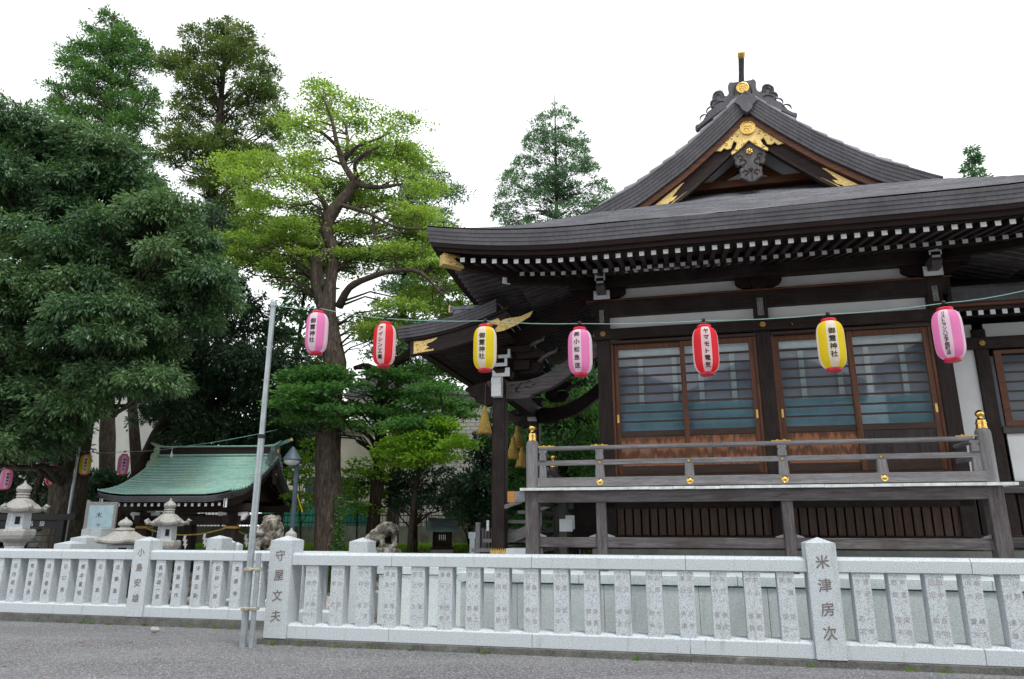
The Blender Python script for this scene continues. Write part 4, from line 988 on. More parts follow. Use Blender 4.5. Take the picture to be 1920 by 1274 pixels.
fence('stone_fence', 'farther grey granite fence with carved names on the left, behind the steel pole', -9, ls, (-9.975, -5.66), 11.70, -.055, -15.5, -5.66,
      [-13.1, -11.6, -7.9], ln, {-9.975: ('小島安雄', 1.20, .15, .265)}, '')

# inner wall of big granite slabs carrying the hall's terrace
w = thing('granite_terrace_wall', 'low terrace wall of greenish granite slabs between the stone fence and the shrine hall', 'stone wall', (0, 10.6, 0), hall=True)
xs2 = [-3.32, -2.46, -1.2, .1, 1.0, 2.15, 3.0, 4.2, 5.4, 6.6]
for a, b in zip(xs2, xs2[1:]):
    MB().box(a + .003, b - .003, 10.62, 10.8, -.02, .80).build('wall_slab', 'granite_inner', w, bevel=.003)
xs3 = [-3.36, -1.55, .62, 1.9, 3.7, 6.6]
for a, b in zip(xs3, xs3[1:]): MB().box(a + .003, b - .003, 10.585, 10.92, .815, .945).build('coping', 'granite_inner', w, bevel=.006)
MB().box(-3.32, 6.6, 10.8, 12.3, .70, .93).build('terrace_paving', 'granite_white', w)
MB().box(-5.25, -3.36, 12.05, 12.2, -.02, .80).build('wall_slab', 'granite_inner', w, bevel=.003); MB().box(-5.28, -3.1, 12.02, 12.3, .81, .93).build('coping', 'granite_inner', w, bevel=.006)
MB().box(-5.25, -3.1, 12.2, 17, .5, .93).build('terrace_paving', 'granite_white', w)
MB().box(-3.32, -3.1, 10.82, 12.2, -.02, .80).build('wall_slab', 'granite_inner', w, bevel=.003)
# ================================================================== lantern strings
def lantern(name, label, loc, stripe, n_str, text, a0, txt_sz, pitch, group, size=1.0, segs=56, tall=1.0, wide=1.0, phase=0.0):
    L = thing(name, label, 'paper lantern', loc, group, rot=0)
    L.rotation_euler = (0, 0, -YAW)
    R, Hh = .165 * size * wide, .60 * size * tall                      # hung from its top at z = 0
    def rad(t):                                        # t 0 top .. 1 bottom
        e = abs(2 * t - 1); return R * (.50 + .50 * (1 - e ** 4.6) ** .62)
    n = segs; rings = 56
    mb = MB(); mats = []
    for i in range(rings + 1):
        t = i / rings; r = rad(t) - .0034 * size * (1 if i % 2 else 0)
        for k in range(n):
            a = 2 * PI * k / n; mb.v.append((r * math.cos(a), r * math.sin(a), -.05 * size - t * Hh))
    for i in range(rings):
        for k in range(n):
            k2 = (k + 1) % n; mb.f.append((i * n + k, (i + 1) * n + k, (i + 1) * n + k2, i * n + k2))
            a = (2 * PI * (k + .5) / n - phase) % (2 * PI); mats.append(int(a / (PI / 4)) % 2)
    body = mb.build('paper_shell', 'lan_white', L, smooth=True, fix=False)
    body.data.materials.append(M['lan_' + stripe]); body.data.polygons.foreach_set('material_index', mats)
    for z0, z1 in ((-.055, -.015), (-.05 - .60 * tall - .035, -.05 - .60 * tall + .005)):
        MB().lathe([(.001, z0 * size), (rad(0) * 1.06, z0 * size), (rad(0) * 1.10, (z0 + .005) * size), (rad(0) * 1.10, (z1 - .006) * size), (rad(0) * 1.02, z1 * size), (.001, z1 * size)], 28).build('red_cap', 'lan_cap', L, smooth='auto')
    MB().tube([(rad(0) * math.cos(t), 0, -.03 * size + .075 * size * math.sin(t)) for t in np.linspace(0, PI, 11)], .0035, 5).build('wire_handle', 'black', L)
    MB().lathe([(.001, .035), (.022, .04), (.026, .06), (.02, .08), (.001, .085)], 10, (0, 0, 0)).tube([(0, 0, .05), (.004, 0, -.03)], .004, 5).build('lamp_socket', 'black', L)
    mb = MB(); th = 2 * PI
    for i, ch in enumerate(text):
        if ch == ' ': continue
        vs, fs = bold(*gl(ch), .028); b = len(mb.v)
        zc = -.05 * size - Hh * .5 + (len(text) - 1) / 2 * pitch * size - i * pitch * size
        for v in vs:
            z = zc + v[1] * txt_sz * size; t = min(1, max(0, (-.05 * size - z) / Hh)); r = rad(t) + .0022 + v[2] * .0004
            a = a0 + v[0] * txt_sz * size * 1.05 / R
            mb.v.append((r * math.cos(a), r * math.sin(a), z))
        for f in fs: mb.f.append(tuple(b + j for j in f))
    mb.build('lettering', 'ink', L, fix=False)
    return L
def lanmat(name, c):
    m = NT(name, .55, .35); m.b.inputs['Base Color'].default_value = (*c, 1)
    t = m.n('ShaderNodeBsdfTranslucent'); t.inputs[0].default_value = (*c, 1); ms = m.n('ShaderNodeMixShader'); ms.inputs[0].default_value = .6
    m.l(m.b.outputs[0], ms.inputs[1]); m.l(t.outputs[0], ms.inputs[2]); m.l(ms.outputs[0], m.t.nodes['Material Output'].inputs['Surface']); return m.m
M['lan_white'] = lanmat('white lantern paper', (.90, .88, .90)); M['lan_pink'] = lanmat('pink lantern paper', (.95, .32, .64)); M['lan_red'] = lanmat('red lantern paper', (.90, .04, .06))
M['lan_yellow'] = lanmat('yellow lantern paper', (.93, .76, .03)); M['lan_cap'] = plain('red plastic cap', (.62, .012, .045), .3, .5)
FR = -PI / 2                                   # lantern side facing the road
GN = 'paper lanterns strung over the stone fence'
DL = 9.3
nl = [(-5.23, 4.76, 'pink', '御霊神社', -.42, .082, .098, 'pink and white lantern nearest the steel pole, shrine name in black'),
      (-4.13, 4.51, 'red', 'アイシン工業', -.38, .072, .084, 'red and white lantern, second from the steel pole, with slanting katakana'),
      (-2.61, 4.37, 'yellow', '御霊神社', -.28, .084, .098, 'yellow and white lantern in front of the portico pillar'),
      (-1.27, 4.24, 'pink', '㈱小松急送', -.28, .078, .108, 'pink and white lantern beside the corner pillar of the hall'),
      (.37, 4.17, 'red', 'ヤマモト電気', .12, .074, .090, 'red and white lantern in front of the left pair of glazed doors'),
      (1.89, 4.15, 'yellow', '御霊神社', .14, .082, .098, 'yellow and white lantern in front of the right pair of glazed doors'),
      (3.22, 4.20, 'pink', 'リストラン八王子館町店', -.18, .052, .049, 'pink and white lantern at the right end, densely lettered')]
for i, (s, z, c, txt, da, sz, pit, lab) in enumerate(nl):
    p = hw(s, DL, z)
    toc = math.atan2(-p.y, -p.x) + YAW                # local angle of the side turned to the road viewer
    ta = toc + da * 1.0
    lantern('paper_lantern', lab, p, c, 8, txt, ta, sz, pit, GN, tall=1.0, phase=ta + PI / 8 + (0 if True else 0) - PI / 4)
cp = [(-6.07, 9.39, 4.93), (-5.23, DL, 4.80), (-4.13, DL, 4.56), (-2.61, DL, 4.42), (-1.27, DL, 4.29), (.37, DL, 4.22), (1.89, DL, 4.20), (3.22, DL, 4.25), (4.1, DL, 4.34), (6.0, DL, 4.62)]
pts = []
for a, b in zip(cp, cp[1:]):
    for t in (0, .25, .5, .75): pts.append(hw(*[a[k] + (b[k] - a[k]) * t for k in range(2)], a[2] + (b[2] - a[2]) * t - .02 * 4 * t * (1 - t)))
o = MB().tube(pts + [hw(*cp[-1])], .0052, 5).build('lantern_cord', 'cord'); tag(o, 'pale green cord carrying the row of big lanterns from the steel pole', 'cord')

# far string by the big tree
g2 = 'small lanterns strung by the gnarled tree'
fl = [((15, 878), 'pink', '御霊神社', .2, 'pink lantern half hidden in leaves at the left edge of the photo'), ((101, 870), 'red', '', 0, 'red and white lantern under the leaves, left of the thin pole'),
      ((163, 851), 'yellow', '御霊神社', 0, 'yellow and white lantern just right of the thin pole by the gnarled tree'), ((234, 851), 'pink', '御霊神社', .1, 'pink lantern hanging against the white house, left of the green roof')]
hp = []
for (u, v), c, txt, da, lab in fl:
    p = at(u, v, 19.6); hp.append(p); toc = math.atan2(-p.y, -p.x) + YAW
    lantern('paper_lantern', lab, p, c, 8, txt, toc + da, .075, .10, g2, size=.86, segs=32, phase=toc + da + PI / 8 - PI / 4)
q = at(148, 842, 19.4)
def cordpts(ps, sag):
    r = []
    for a, b in zip(ps, ps[1:]):
        for t in (0, .25, .5, .75): r.append(a.lerp(b, t) + Vector((0, 0, -sag * 4 * t * (1 - t))))
    return r + [ps[-1]]
pt = Vector((at(148, 842, 19.4).x, 19.4, at(148, 842, 19.4).z))
up = Vector((0, 0, .06))
o = MB().tube(cordpts([at(-60, 905, 19.6), hp[0] + up, hp[1] + up, pt, hp[2] + up, hp[3] + up, at(340, 838, 19), at(520, 806, 19.5)], .04), .008, 5).build('lantern_cord', 'cord')
tag(o, 'thin cord with small lanterns running past the green roof', 'cord')
MB_ = MB().tube([Vector((pt.x, 19.4, 0)), Vector((pt.x, 19.4, pt.z + .04))], .04, 10); pole2 = MB_.build('thin_pole', 'steel', smooth='auto')
tag(pole2, 'thin grey steel pole in front of the gnarled tree trunk, holding the lantern cord', 'pole')

# ------------------------------------------------------------------ near steel pole strapped to a stub
pl = thing('steel_pole', 'tall galvanised steel pole strapped to a short stub beside the fence end', 'pole', (-3.70, 10.50, 0))
MB().tube([(0, 0, 0), (0, 0, 2.9)], .048, 16).build('tube', 'steel', pl, smooth='auto'); MB().tube([(0, 0, 2.9), (0, 0, 4.93)], .040, 16).build('tube', 'steel', pl, smooth='auto')
MB().lathe([(.001, 2.86), (.055, 2.86), (.055, 2.91), (.045, 2.92), (.001, 2.92)], 16).build('collar', 'black', pl); MB().lathe([(.001, 4.90), (.052, 4.90), (.052, 4.97), (.03, 5.0), (.001, 5.0)], 16).build('cap', 'steel', pl)
MB().tube([(.128, -.04, 0), (.128, -.04, 1.24)], .034, 14).build('stub', 'steel', pl, smooth='auto')
for z in (.50, 1.02): MB().box(-.05, .17, -.085, .055, z - .022, z + .022).lathe([(.001, 0), (.016, 0), (.016, .04), (.001, .04)], 6, (.06, -.085, z), ax='-y').build('strap', plain('clamp steel', (.5, .46, .36), .35, .5, .8, .3, 20) if 'clamp' not in M else M['clamp'], pl, bevel=.006)

# ================================================================== purification pavilion with a green copper roof
PV = thing('water_pavilion', 'open timber pavilion with curved green copper roof and white rafter ends behind the left fence', 'pavilion', (-8.20, 17.3, -.34), rot=math.radians(-4))
PV.scale = (1.13, 1.13, 1.13)
# local: x along the ridge, y away from the road
RX0, RX1, EX0, EX1, WY = -1.42, 1.42, -1.58, 1.34, 1.95      # roof spans y 0..2*WY
def pprof(q):                # q 0 eave .. 1 ridge
    return 2.38 + 1.06 * (.40 * q + .60 * q ** 1.9)
def pend(q, sg):            # gable end overhang along x, curving in towards the ridge
    return (EX1 if sg > 0 else EX0) * (1 - q) ** .9 * 1.0 + (RX1 + .12 if sg > 0 else RX0 - .05) * (1 - (1 - q) ** .9)
def psurf(q, t, front=True, lift_=True, off=0):
    x0, x1 = pend(q, -1), pend(q, 1); x = x0 + (x1 - x0) * t
    y = WY * q if front else 2 * WY - WY * q
    e = max(0, 1 - min(t, 1 - t) / .22)
    z = pprof(q) + .09 * e ** 2 * (1 - q) - .10 * max(0, 1 - min(t, 1 - t) / .05) ** 1.5 * min(1, q * 3) + off
    return Vector((x, y, z))
nc = 17; qs_ = []
for k in range(nc): qs_ += [k / nc + .0008, (k + 1) / nc - .0008]
for fr_ in (True, False):
    MB().sheet(lambda q, t: psurf(q, t, fr_, off=.032 * (1 - (q * nc - math.floor(q * nc)))), qs_, [0, .015, .03, .05, .1, .2, .35, .5, .65, .8, .9, .95, .97, .985, 1], thick=(0, 0, -.03)).build('copper_roof', 'verdigris', PV)
mb = MB()
for fr_ in (1, 0):           # layered brown edge below the copper, on eaves and gables
    for k in range(3):
        a, b = -.035 - k * .042, -.073 - k * .042
        s_ = 1 if fr_ else -1
        mb.sheet(lambda t, j: psurf(0, t, fr_) + Vector((0, s_ * (.02 + .012 * k + (.25 if j in (0, 3) else 0)), (a, a, b, b)[j])), [i / 20 for i in range(21)], range(4))
        for sg in (0, 1):
            ix = .012 * (k + 1) * (1 if sg == 0 else -1); w_ = .22 * (1 if sg == 0 else -1)
            mb.sheet(lambda q, j: psurf(q, sg, fr_) + Vector((ix + (w_ if j in (0, 3) else 0), 0, (a, a, b, b)[j])), [i / 20 for i in range(21)], range(4))
mb.build('roof_edge', 'roof_edge', PV)
for fr_ in (1, 0):
    for sg in (0, 1):
        ix = .10 if sg == 0 else -.10; w_ = .05 if sg == 0 else -.05
        MB().sheet(lambda q, j: psurf(q, sg, fr_) + Vector((ix + (w_ if j in (0, 3) else 0), 0, (-.16, -.16, -.34, -.34)[j])), [i / 16 for i in range(17)], range(4)).build('barge_board', 'brown_x', PV)
        e = psurf(.02, sg, fr_); MB().box(e.x + ix - .035, e.x + ix + .035, e.y - .008, e.y + .008, e.z - .36, e.z - .17).build('painted_end', 'white', PV)
mb = MB().box(RX0 + .02, RX1 - .02, WY - .10, WY + .10, 3.40, 3.56); rg = mb.build('ridge', 'brown_x', PV)
MB().prism([(-1.62, 3.70), (-1.45, 3.62), (-1.2, 3.60), (1.2, 3.60), (1.45, 3.63), (1.62, 3.72), (1.60, 3.66), (1.45, 3.565), (-1.45, 3.565), (-1.60, 3.65)], WY - .14, WY + .14).build('ridge_cap', 'verdigris', PV, bevel=.01)
MB().box(RX0, RX1, WY - .16, WY + .16, 3.36, 3.395).build('ridge_course', 'verdigris', PV)
for sg in (-1, 1):
    prof_ = [(0, 3.60), (.10, 3.62), (.17, 3.54), (.16, 3.44), (.24, 3.42), (.29, 3.33), (.27, 3.26), (.36, 3.22), (.42, 3.12), (.38, 3.04), (.2, 3.2), (0, 3.32)]
    poly = [(WY + a, z) for a, z in prof_] + [(WY - a, z) for a, z in reversed(prof_[1:-1])]
    oo = MB().prism(poly, sg * 1.44 - .06, sg * 1.44 + .06, plane='yz').build('ridge_end', 'verdigris' if sg < 0 else 'verdigris_dk', PV, bevel=.012)
    if sg > 0:
        MB().tube([(1.50, WY, 3.47), (1.515, WY, 3.47)], .06, 16).build('gilt_crest', 'gold', oo)
        MB().tube([(1.44, WY, 3.60), (1.80, WY, 3.74)], .04, 12).build('finial', 'verdigris', oo); MB().tube([(1.80, WY, 3.74), (1.83, WY, 3.752)], .045, 12).build('gilt_cap', 'gold', oo)
# timber under the roof
mb_ = []
for t in np.linspace(.045, .955, 19):
    for fr_ in (1, 0):
        e = psurf(0, t, fr_); s_ = 1 if fr_ else -1; x = e.x
        rf = MB().beam((x, e.y + .16 * s_, 2.17 + .05 * max(0, 1 - min(t, 1 - t) / .2) ** 2), (x, e.y + 1.7 * s_, 2.78), .045, .06).build('rafter', 'brown_y', PV)
        if fr_: MB().box(x - .026, x + .026, e.y + .15, e.y + .158, 2.135 + .05 * max(0, 1 - min(t, 1 - t) / .2) ** 2, 2.20 + .05 * max(0, 1 - min(t, 1 - t) / .2) ** 2).build('painted_end', 'white', rf)
PX, PY = (-.98, 1.02), (.95, 2.95)
for px in PX:
    for py in PY:
        ps = MB(); ps.add([(px + dx * w_, py + dy * w_, z) for z, w_ in ((-.0, .15), (2.02, .105)) for dx, dy in ((-1, -1), (1, -1), (1, 1), (-1, 1))], [(3, 2, 1, 0), (4, 5, 6, 7), (0, 1, 5, 4), (1, 2, 6, 5), (2, 3, 7, 6), (3, 0, 4, 7)])
        ps = ps.build('post', 'brown_z', PV, bevel=.01)
        for sg in (-1, 1):
            MB().prism([(px + sg * .12, 2.02), (px + sg * .33, 2.04), (px + sg * .36, 1.98), (px + sg * .30, 1.93), (px + sg * .27, 1.87), (px + sg * .20, 1.85), (px + sg * .12, 1.74)], py - .05, py + .05).build('painted_nose', 'white' if py < 2 else 'brown_x', PV, bevel=.008)
for py in PY: MB().box(-1.2, 1.22, py - .07, py + .07, 1.76, 1.95).build('tie_beam', 'brown_x', PV, bevel=.006); MB().box(-1.55, 1.5, py - .08, py + .08, 2.06, 2.22).build('eave_beam', 'brown_x', PV, bevel=.006)
for px in PX: MB().box(px - .07, px + .07, .6, 3.3, 1.80, 1.96).build('tie_beam', 'brown_y', PV, bevel=.006)
MB().sheet(lambda q, t: psurf(q * .97 + .02, .06 + .88 * t, True, off=-.17), [i / 8 for i in range(9)], [0, .5, 1]).sheet(lambda q, t: psurf(q * .97 + .02, .06 + .88 * t, False, off=-.17), [i / 8 for i in range(9)], [0, .5, 1]).build('soffit', 'dark_x', PV)
gp = MB().prism([(WY - .13, 3.05), (WY + .13, 3.05), (WY + .16, 2.90), (WY + .10, 2.82), (WY + .10, 2.72), (WY, 2.66), (WY - .10, 2.72), (WY - .10, 2.82), (WY - .16, 2.90)], 1.46, 1.50, plane='yz').build('gable_pendant', 'brown_z', PV, bevel=.01)
MB().tube([(1.50, WY, 2.92), (1.515, WY, 2.92)], .03, 10).build('gilt_stud', 'gold', gp)
MB().prism([(WY - 1.2, 2.3), (WY + 1.2, 2.3), (WY, 3.2)], 1.05, 1.1, plane='yz').build('gable_wall', 'dark_y', PV)
# rope and zig-zag paper streamers
for k, (a, b) in enumerate((((PX[0], PY[0]), (PX[1], PY[0])), ((PX[1], PY[0]), (PX[1], PY[1])))):
    pp = [(a[0] + (b[0] - a[0]) * t, a[1] + (b[1] - a[1]) * t - (.13 if k == 0 else 0), 1.72 - .18 * 4 * t * (1 - t)) for t in np.linspace(0, 1, 9)]
    rp = MB().tube(pp, .014, 6).build('straw_rope', 'straw', PV)
    for t in (.3, .5, .72) if k == 0 else (.35, .6):
        x = a[0] + (b[0] - a[0]) * t; y = a[1] + (b[1] - a[1]) * t - (.14 if k == 0 else 0); z = 1.71 - .18 * 4 * t * (1 - t)
        MB().prism([(x, z), (x + .05, z), (x + .04, z - .09), (x + .085, z - .08), (x + .06, z - .18), (x + .10, z - .17), (x + .05, z - .30), (x + .03, z - .20), (x, z - .21), (x + .02, z - .11), (x - .02, z - .12)], y - .004, y + .004).build('paper_streamer', 'white', PV)
for px in PX: MB().box(px - .13, px + .13, PY[0] - .145, PY[0] + .13, 1.68, 1.73).build('rope_turn', 'straw', PV)
MB().box(-.7, .7, 1.4, 2.5, 0, .72).build('water_basin', 'old_stone', PV, bevel=.03); MB().box(-.58, .58, 1.52, 2.38, .66, .725).build('water', 'glass', PV)
bl = MB().lathe([(.001, -.12), (.035, -.10), (.04, -.06), (.015, 0), (.001, 0)], 12, tuple(at(322, 858, 18.3)), 0)
bl = MB().lathe([(.001, -.13), (.035, -.11), (.04, -.07), (.018, -.01), (.015, .03), (.001, .03)], 12).tube([(0, 0, 0), (0, 0, .16)], .006, 4).build('light_bulb', 'white')
bl.location = at(322, 849, 19.05); tag(bl, 'small white bulb hanging from the cord before the green roof ridge', 'light bulb')

# ================================================================== stone lanterns
def stone_lantern(loc, label, H, ornate=True, grp=None):
    L = thing('stone_lantern', label, 'stone lantern', loc, grp, rot=.12)
    k = H / 2.5
    w6 = lambda a: 1
    if ornate:
        MB().lathe([(.40 * k, 0), (.40 * k, .22 * k), (.30 * k, .28 * k), (.30 * k, .42 * k), (.24 * k, .46 * k)], 6, rot=.3).build('base', 'granite_lantern', L, bevel=.01)
        MB().lathe([(.17 * k, .44 * k), (.155 * k, .8 * k), (.18 * k, .86 * k), (.155 * k, .92 * k), (.17 * k, 1.26 * k)], 20).build('shaft', 'granite_white', L, smooth='auto')
        MB().lathe([(.19 * k, 1.26 * k), (.20 * k, 1.32 * k), (.27 * k, 1.36 * k), (.31 * k, 1.40 * k), (.335 * k, 1.47 * k), (.335 * k, 1.56 * k), (.30 * k, 1.585 * k), (.20 * k, 1.59 * k)], 6, rot=.3).build('platform', 'granite_lantern', L, bevel=.012)
        bx = MB().lathe([(.215 * k, 1.58 * k), (.205 * k, 1.92 * k)], 6, rot=.3).build('fire_box', 'granite_white', L, bevel=.006)
        for a in (-1.22, -2.27):
            c = Vector((.186 * k * math.cos(a), .186 * k * math.sin(a), 0)); T = Matrix.Translation(c) @ Matrix.Rotation(a + PI / 2, 4, 'Z')
            if a > -2: MB().box(-.042 * k, .042 * k, -.006, .02, 1.68 * k, 1.83 * k, T).build('window', 'ink', bx)
            else:
                m_ = MB()
                for zz in (1.70, 1.80): m_.tube([tuple(T @ Vector((.045 * k * math.cos(t), -.006, zz * k + .045 * k * math.sin(t)))) for t in np.linspace(0, 6, 12)], .008, 5)
                m_.build('carving', 'granite_white', bx)
        m_ = MB(); prof6 = [(.17, 1.91), (.30, 1.90), (.40, 1.93), (.42, 1.98), (.34, 2.00), (.27, 2.06), (.18, 2.16), (.10, 2.20), (.085, 2.22)]
        n = 36; b = 0
        for r, z in prof6:
            for j in range(n):
                a = 2 * PI * j / n + .3; e = (math.cos(3 * (a - .3)) ** 2) ** 3; rr = r * k * (.90 + .16 * e * (1 if r > .25 else .3)); m_.v.append((rr * math.cos(a), rr * math.sin(a), (z + (.05 * e if r > .38 else 0)) * k))
        for i in range(len(prof6) - 1):
            for j in range(n): j2 = (j + 1) % n; m_.f.append((i * n + j, i * n + j2, (i + 1) * n + j2, (i + 1) * n + j))
        rf = m_.build('roof', 'granite_lantern', L, smooth='auto')
        m_ = MB()
        for j in range(6):
            a = .3 + j * PI / 3; c = Vector((.43 * k * math.cos(a), .43 * k * math.sin(a), 2.0 * k)); dr = Vector((math.cos(a), math.sin(a), 0))
            m_.tube([tuple(c - dr * .06 * k + Vector((0, 0, -.02 * k))), tuple(c + dr * .02 * k + Vector((0, 0, -.03 * k))), tuple(c + dr * .045 * k + Vector((0, 0, .02 * k))), tuple(c + Vector((0, 0, .045 * k))), tuple(c - dr * .03 * k + Vector((0, 0, .02 * k)))], [.045 * k, .05 * k, .045 * k, .04 * k, .02 * k], 10)
        m_.build('curled_corner', 'granite_lantern', rf, smooth=True)
        MB().lathe([(.10 * k, 2.19 * k), (.12 * k, 2.215 * k), (.115 * k, 2.24 * k), (.10 * k, 2.25 * k), (.125 * k, 2.27 * k), (.12 * k, 2.295 * k), (.09 * k, 2.30 * k), (.125 * k, 2.33 * k), (.138 * k, 2.375 * k), (.12 * k, 2.42 * k), (.06 * k, 2.465 * k), (.028 * k, 2.49 * k), (.022 * k, 2.53 * k), (.03 * k, 2.54 * k), (.001, 2.55 * k)], 24).build('jewel', 'granite_lantern', L, smooth='auto')
    else:
        MB().lathe([(.36 * k, 0), (.36 * k, .3 * k), (.2 * k, .42 * k), (.18 * k, 1.0 * k), (.36 * k, 1.12 * k), (.36 * k, 1.24 * k)], 6).build('shaft', 'granite_lantern', L, bevel=.01)
        bx = MB().box(-.27 * k, .27 * k, -.27 * k, .27 * k, 1.24 * k, 1.62 * k).build('fire_box', 'granite_white', L, bevel=.008)
        m_ = MB().box(.02 * k, .20 * k, -.275 * k, -.262 * k, 1.30 * k, 1.56 * k).build('window', 'ink', bx)
        m_ = MB().lathe([(.001, 0), (.055 * k, 0), (.055 * k, .012), (.001, .012)], 18, (-.13 * k, -.268 * k, 1.44 * k), ax='-y').build('window', 'ink', bx)
        MB().lathe([(.055 * k, 0), (.075 * k, 0), (.075 * k, .016), (.055 * k, .016)], 18, (-.13 * k, -.268 * k, 1.44 * k), ax='-y').build('carving', 'granite_white', bx)
        m_ = MB(); n = 40; pr = [(.3, 1.63), (.55, 1.65), (.66, 1.67), (.665, 1.715), (.56, 1.76), (.42, 1.83), (.30, 1.91), (.20, 1.96)]
        for r, z in pr:
            for j in range(n):
                a = 2 * PI * j / n; e = (math.cos(3 * a) ** 2) ** 2.5; rr = r * k * (.89 + .15 * e); m_.v.append((rr * math.cos(a), rr * math.sin(a), (z + .04 * e * (r > .5)) * k))
        for i in range(len(pr) - 1):
            for j in range(n): j2 = (j + 1) % n; m_.f.append((i * n + j, i * n + j2, (i + 1) * n + j2, (i + 1) * n + j))
        m_.build('roof', 'granite_lantern', L, smooth='auto')
        MB().lathe([(.20 * k, 1.950 * k), (.23 * k, 1.972 * k), (.22 * k, 2.009 * k), (.12 * k, 2.031 * k), (.11 * k, 2.054 * k), (.16 * k, 2.091 * k), (.165 * k, 2.135 * k), (.12 * k, 2.194 * k), (.04 * k, 2.239 * k), (.02 * k, 2.276 * k), (.001, 2.283 * k)], 22).build('jewel', 'granite_lantern', L, smooth='auto')
    return L
def foot(u, v, Y):
    p = at(u, v, Y); return (p.x, Y, gz_(p.x, Y))
stone_lantern(foot(33, 990, 15.6), 'tall carved stone lantern with onion jewel at the left edge of the photo', 2.63)
stone_lantern(foot(313, 1000, 15.7), 'carved stone lantern with curled roof corners in front of the open pavilion', 2.27)
stone_lantern(foot(233, 1000, 15.2), 'squat stone lantern with a broad plain six-sided roof and round window', 2.09, ornate=False)

# ------------------------------------------------------------------ loose granite posts behind the fences
def gpost(u, Y, w, ztop, label, txt=None, grp='granite posts standing behind the left fence', dep=None):
    p = at(u, 1020, Y); L = thing('granite_post', label, 'stone post', (p.x, Y, gz_(p.x, Y)), grp, rot=-YAW)
    dep = dep or w; mb = MB().box(-w / 2, w / 2, -dep / 2, dep / 2, 0, ztop - .06); mb.add([(-w / 2, -dep / 2, ztop - .06), (w / 2, -dep / 2, ztop - .06), (w / 2, dep / 2, ztop - .06), (-w / 2, dep / 2, ztop - .06), (0, 0, ztop)], [(0, 1, 4), (1, 2, 4), (2, 3, 4), (3, 0, 4)])
    mb.build('shaft', 'granite', L, bevel=.006)
    if txt: mb = MB(); inscribe(mb, txt, 0.03, -dep / 2 - .003, ztop - .30, .09, .2); mb.build('inscription', 'carve', L, fix=False)
gpost(132, 15.0, .40, 1.44, 'granite post with a pointed top, leftmost of three by the notice board')
gpost(160, 16.0, .42, 1.54, 'granite post with a pointed top, middle of three by the notice board')
gpost(184, 16.8, .52, 1.72, 'tallest granite post of the three, just left of the squat lantern', '可')
gpost(411, 14.6, .34, 1.55, 'granite post with faint lettering in front of the pavilion post', '工夫')
gpost(433, 15.2, .16, 1.46, 'slim granite post right beside the lettered post')
gpost(446, 15.8, .16, 1.40, 'shortest slim granite post near the steel pole')
b = thing('ball_post', 'short grey stone post topped by a small jewel, peeping over the near fence end', 'stone post', foot(546, 1000, 12.4), None)
MB().box(-.10, .10, -.10, .10, 0, 1.40).build('shaft', 'granite_lantern', b); MB().lathe([(.10, 1.40), (.05, 1.43), (.07, 1.45), (.045, 1.475), (.085, 1.51), (.10, 1.56), (.085, 1.61), (.03, 1.65), (.008, 1.69), (.001, 1.69)], 18).build('jewel', 'granite_lantern', b, smooth='auto')

# ------------------------------------------------------------------ votive rack and notice board
p = at(60, 1000, 16.9); e = thing('votive_rack', 'black timber rack with white lettering on its beam, beside the gnarled tree', 'votive rack', (p.x, 16.9, -.03))
bm = MB().prism([(-1.6, 1.92), (1.00, 1.92), (.97, 1.78), (-1.57, 1.78)], -.09, .09).build('beam', 'black', e, bevel=.004)
for x in (-1.3, .66): MB().box(x - .075, x + .075, -.07, .07, 0, 1.78).build('post', 'black', e)
for z in (1.60, 1.44, 1.29, 1.14, .99): MB().box(-1.22, .58, -.02, .02, z - .012, z + .012).build('rail', 'black', e)
lb = MB().box(-1.22, .58, -.03, .03, 1.62, 1.78).build('letter_board', 'black', e)
mb = MB()
for i, ch in enumerate('絵馬掛'): vs, fs = gl(ch); mb.add([(-.32 + .27 * i + v[0] * .13, -.033, 1.70 + v[1] * .13) for v in vs], fs)
mb.build('lettering', 'white', lb, fix=False)
p = at(183, 1000, 17); nb = thing('notice_board', 'pale blue notice board in a grey frame behind the granite posts', 'notice board', (p.x, 17, 0), rot=.1)
pn = MB().box(-.26, .30, -.02, .02, 1.25, 2.10).build('panel', plain('pale blue board', (.46, .62, .68), .5), nb)
fm = MB().box(-.32, -.26, -.04, .04, .0, 2.20).box(.30, .36, -.04, .04, .0, 2.16).box(-.26, .30, -.039, .039, 2.10, 2.16).build('frame', 'granite_lantern', nb)
mb = MB()
for ch, x, z, k in (('木', -.02, 1.86, .15), ('文', .0, 1.62, .12)): vs, fs = gl(ch); mb.add([(x + v[0] * k, -.022, z + v[1] * k) for v in vs], fs)
mb.build('lettering', 'ink', pn, fix=False)

# ------------------------------------------------------------------ park lamp
p = at(548, 990, 17); pk = thing('park_lamp', 'blue grey park lamp with a cone-shaped shade beside the pavilion', 'street lamp', (p.x, 17, 0))
MB().tube([(0, 0, 0), (0, 0, 3.02)], .055, 12).build('post', 'bluesteel', pk, smooth='auto'); MB().tube([(0, 0, 2.95), (-.06, -.1, 3.15)], .05, 10).build('arm', 'bluesteel', pk)
MB().lathe([(.001, 3.44), (.03, 3.42), (.20, 3.17), (.225, 3.13), (.20, 3.12), (.001, 3.12)], 24, (-.09, -.12, 0)).build('lamp_shade', 'bluesteel', pk, smooth='auto')
MB().lathe([(.001, 3.12), (.185, 3.12), (.17, 3.05), (.10, 3.0), (.001, 2.99)], 20, (-.09, -.12, 0)).build('globe', plain('frosted glass', (.45, .48, .5), .2), pk, smooth=True)
a = at(556, 925, 19.2); b_ = at(567, 960, 18.6); o = MB().tube([a, b_], .016, 6).build('guy_wire_guard', plain('yellow plastic', (.75, .50, .02), .4)); tag(o, 'yellow slanting plastic guard between the pavilion eave and the park lamp', 'wire guard')

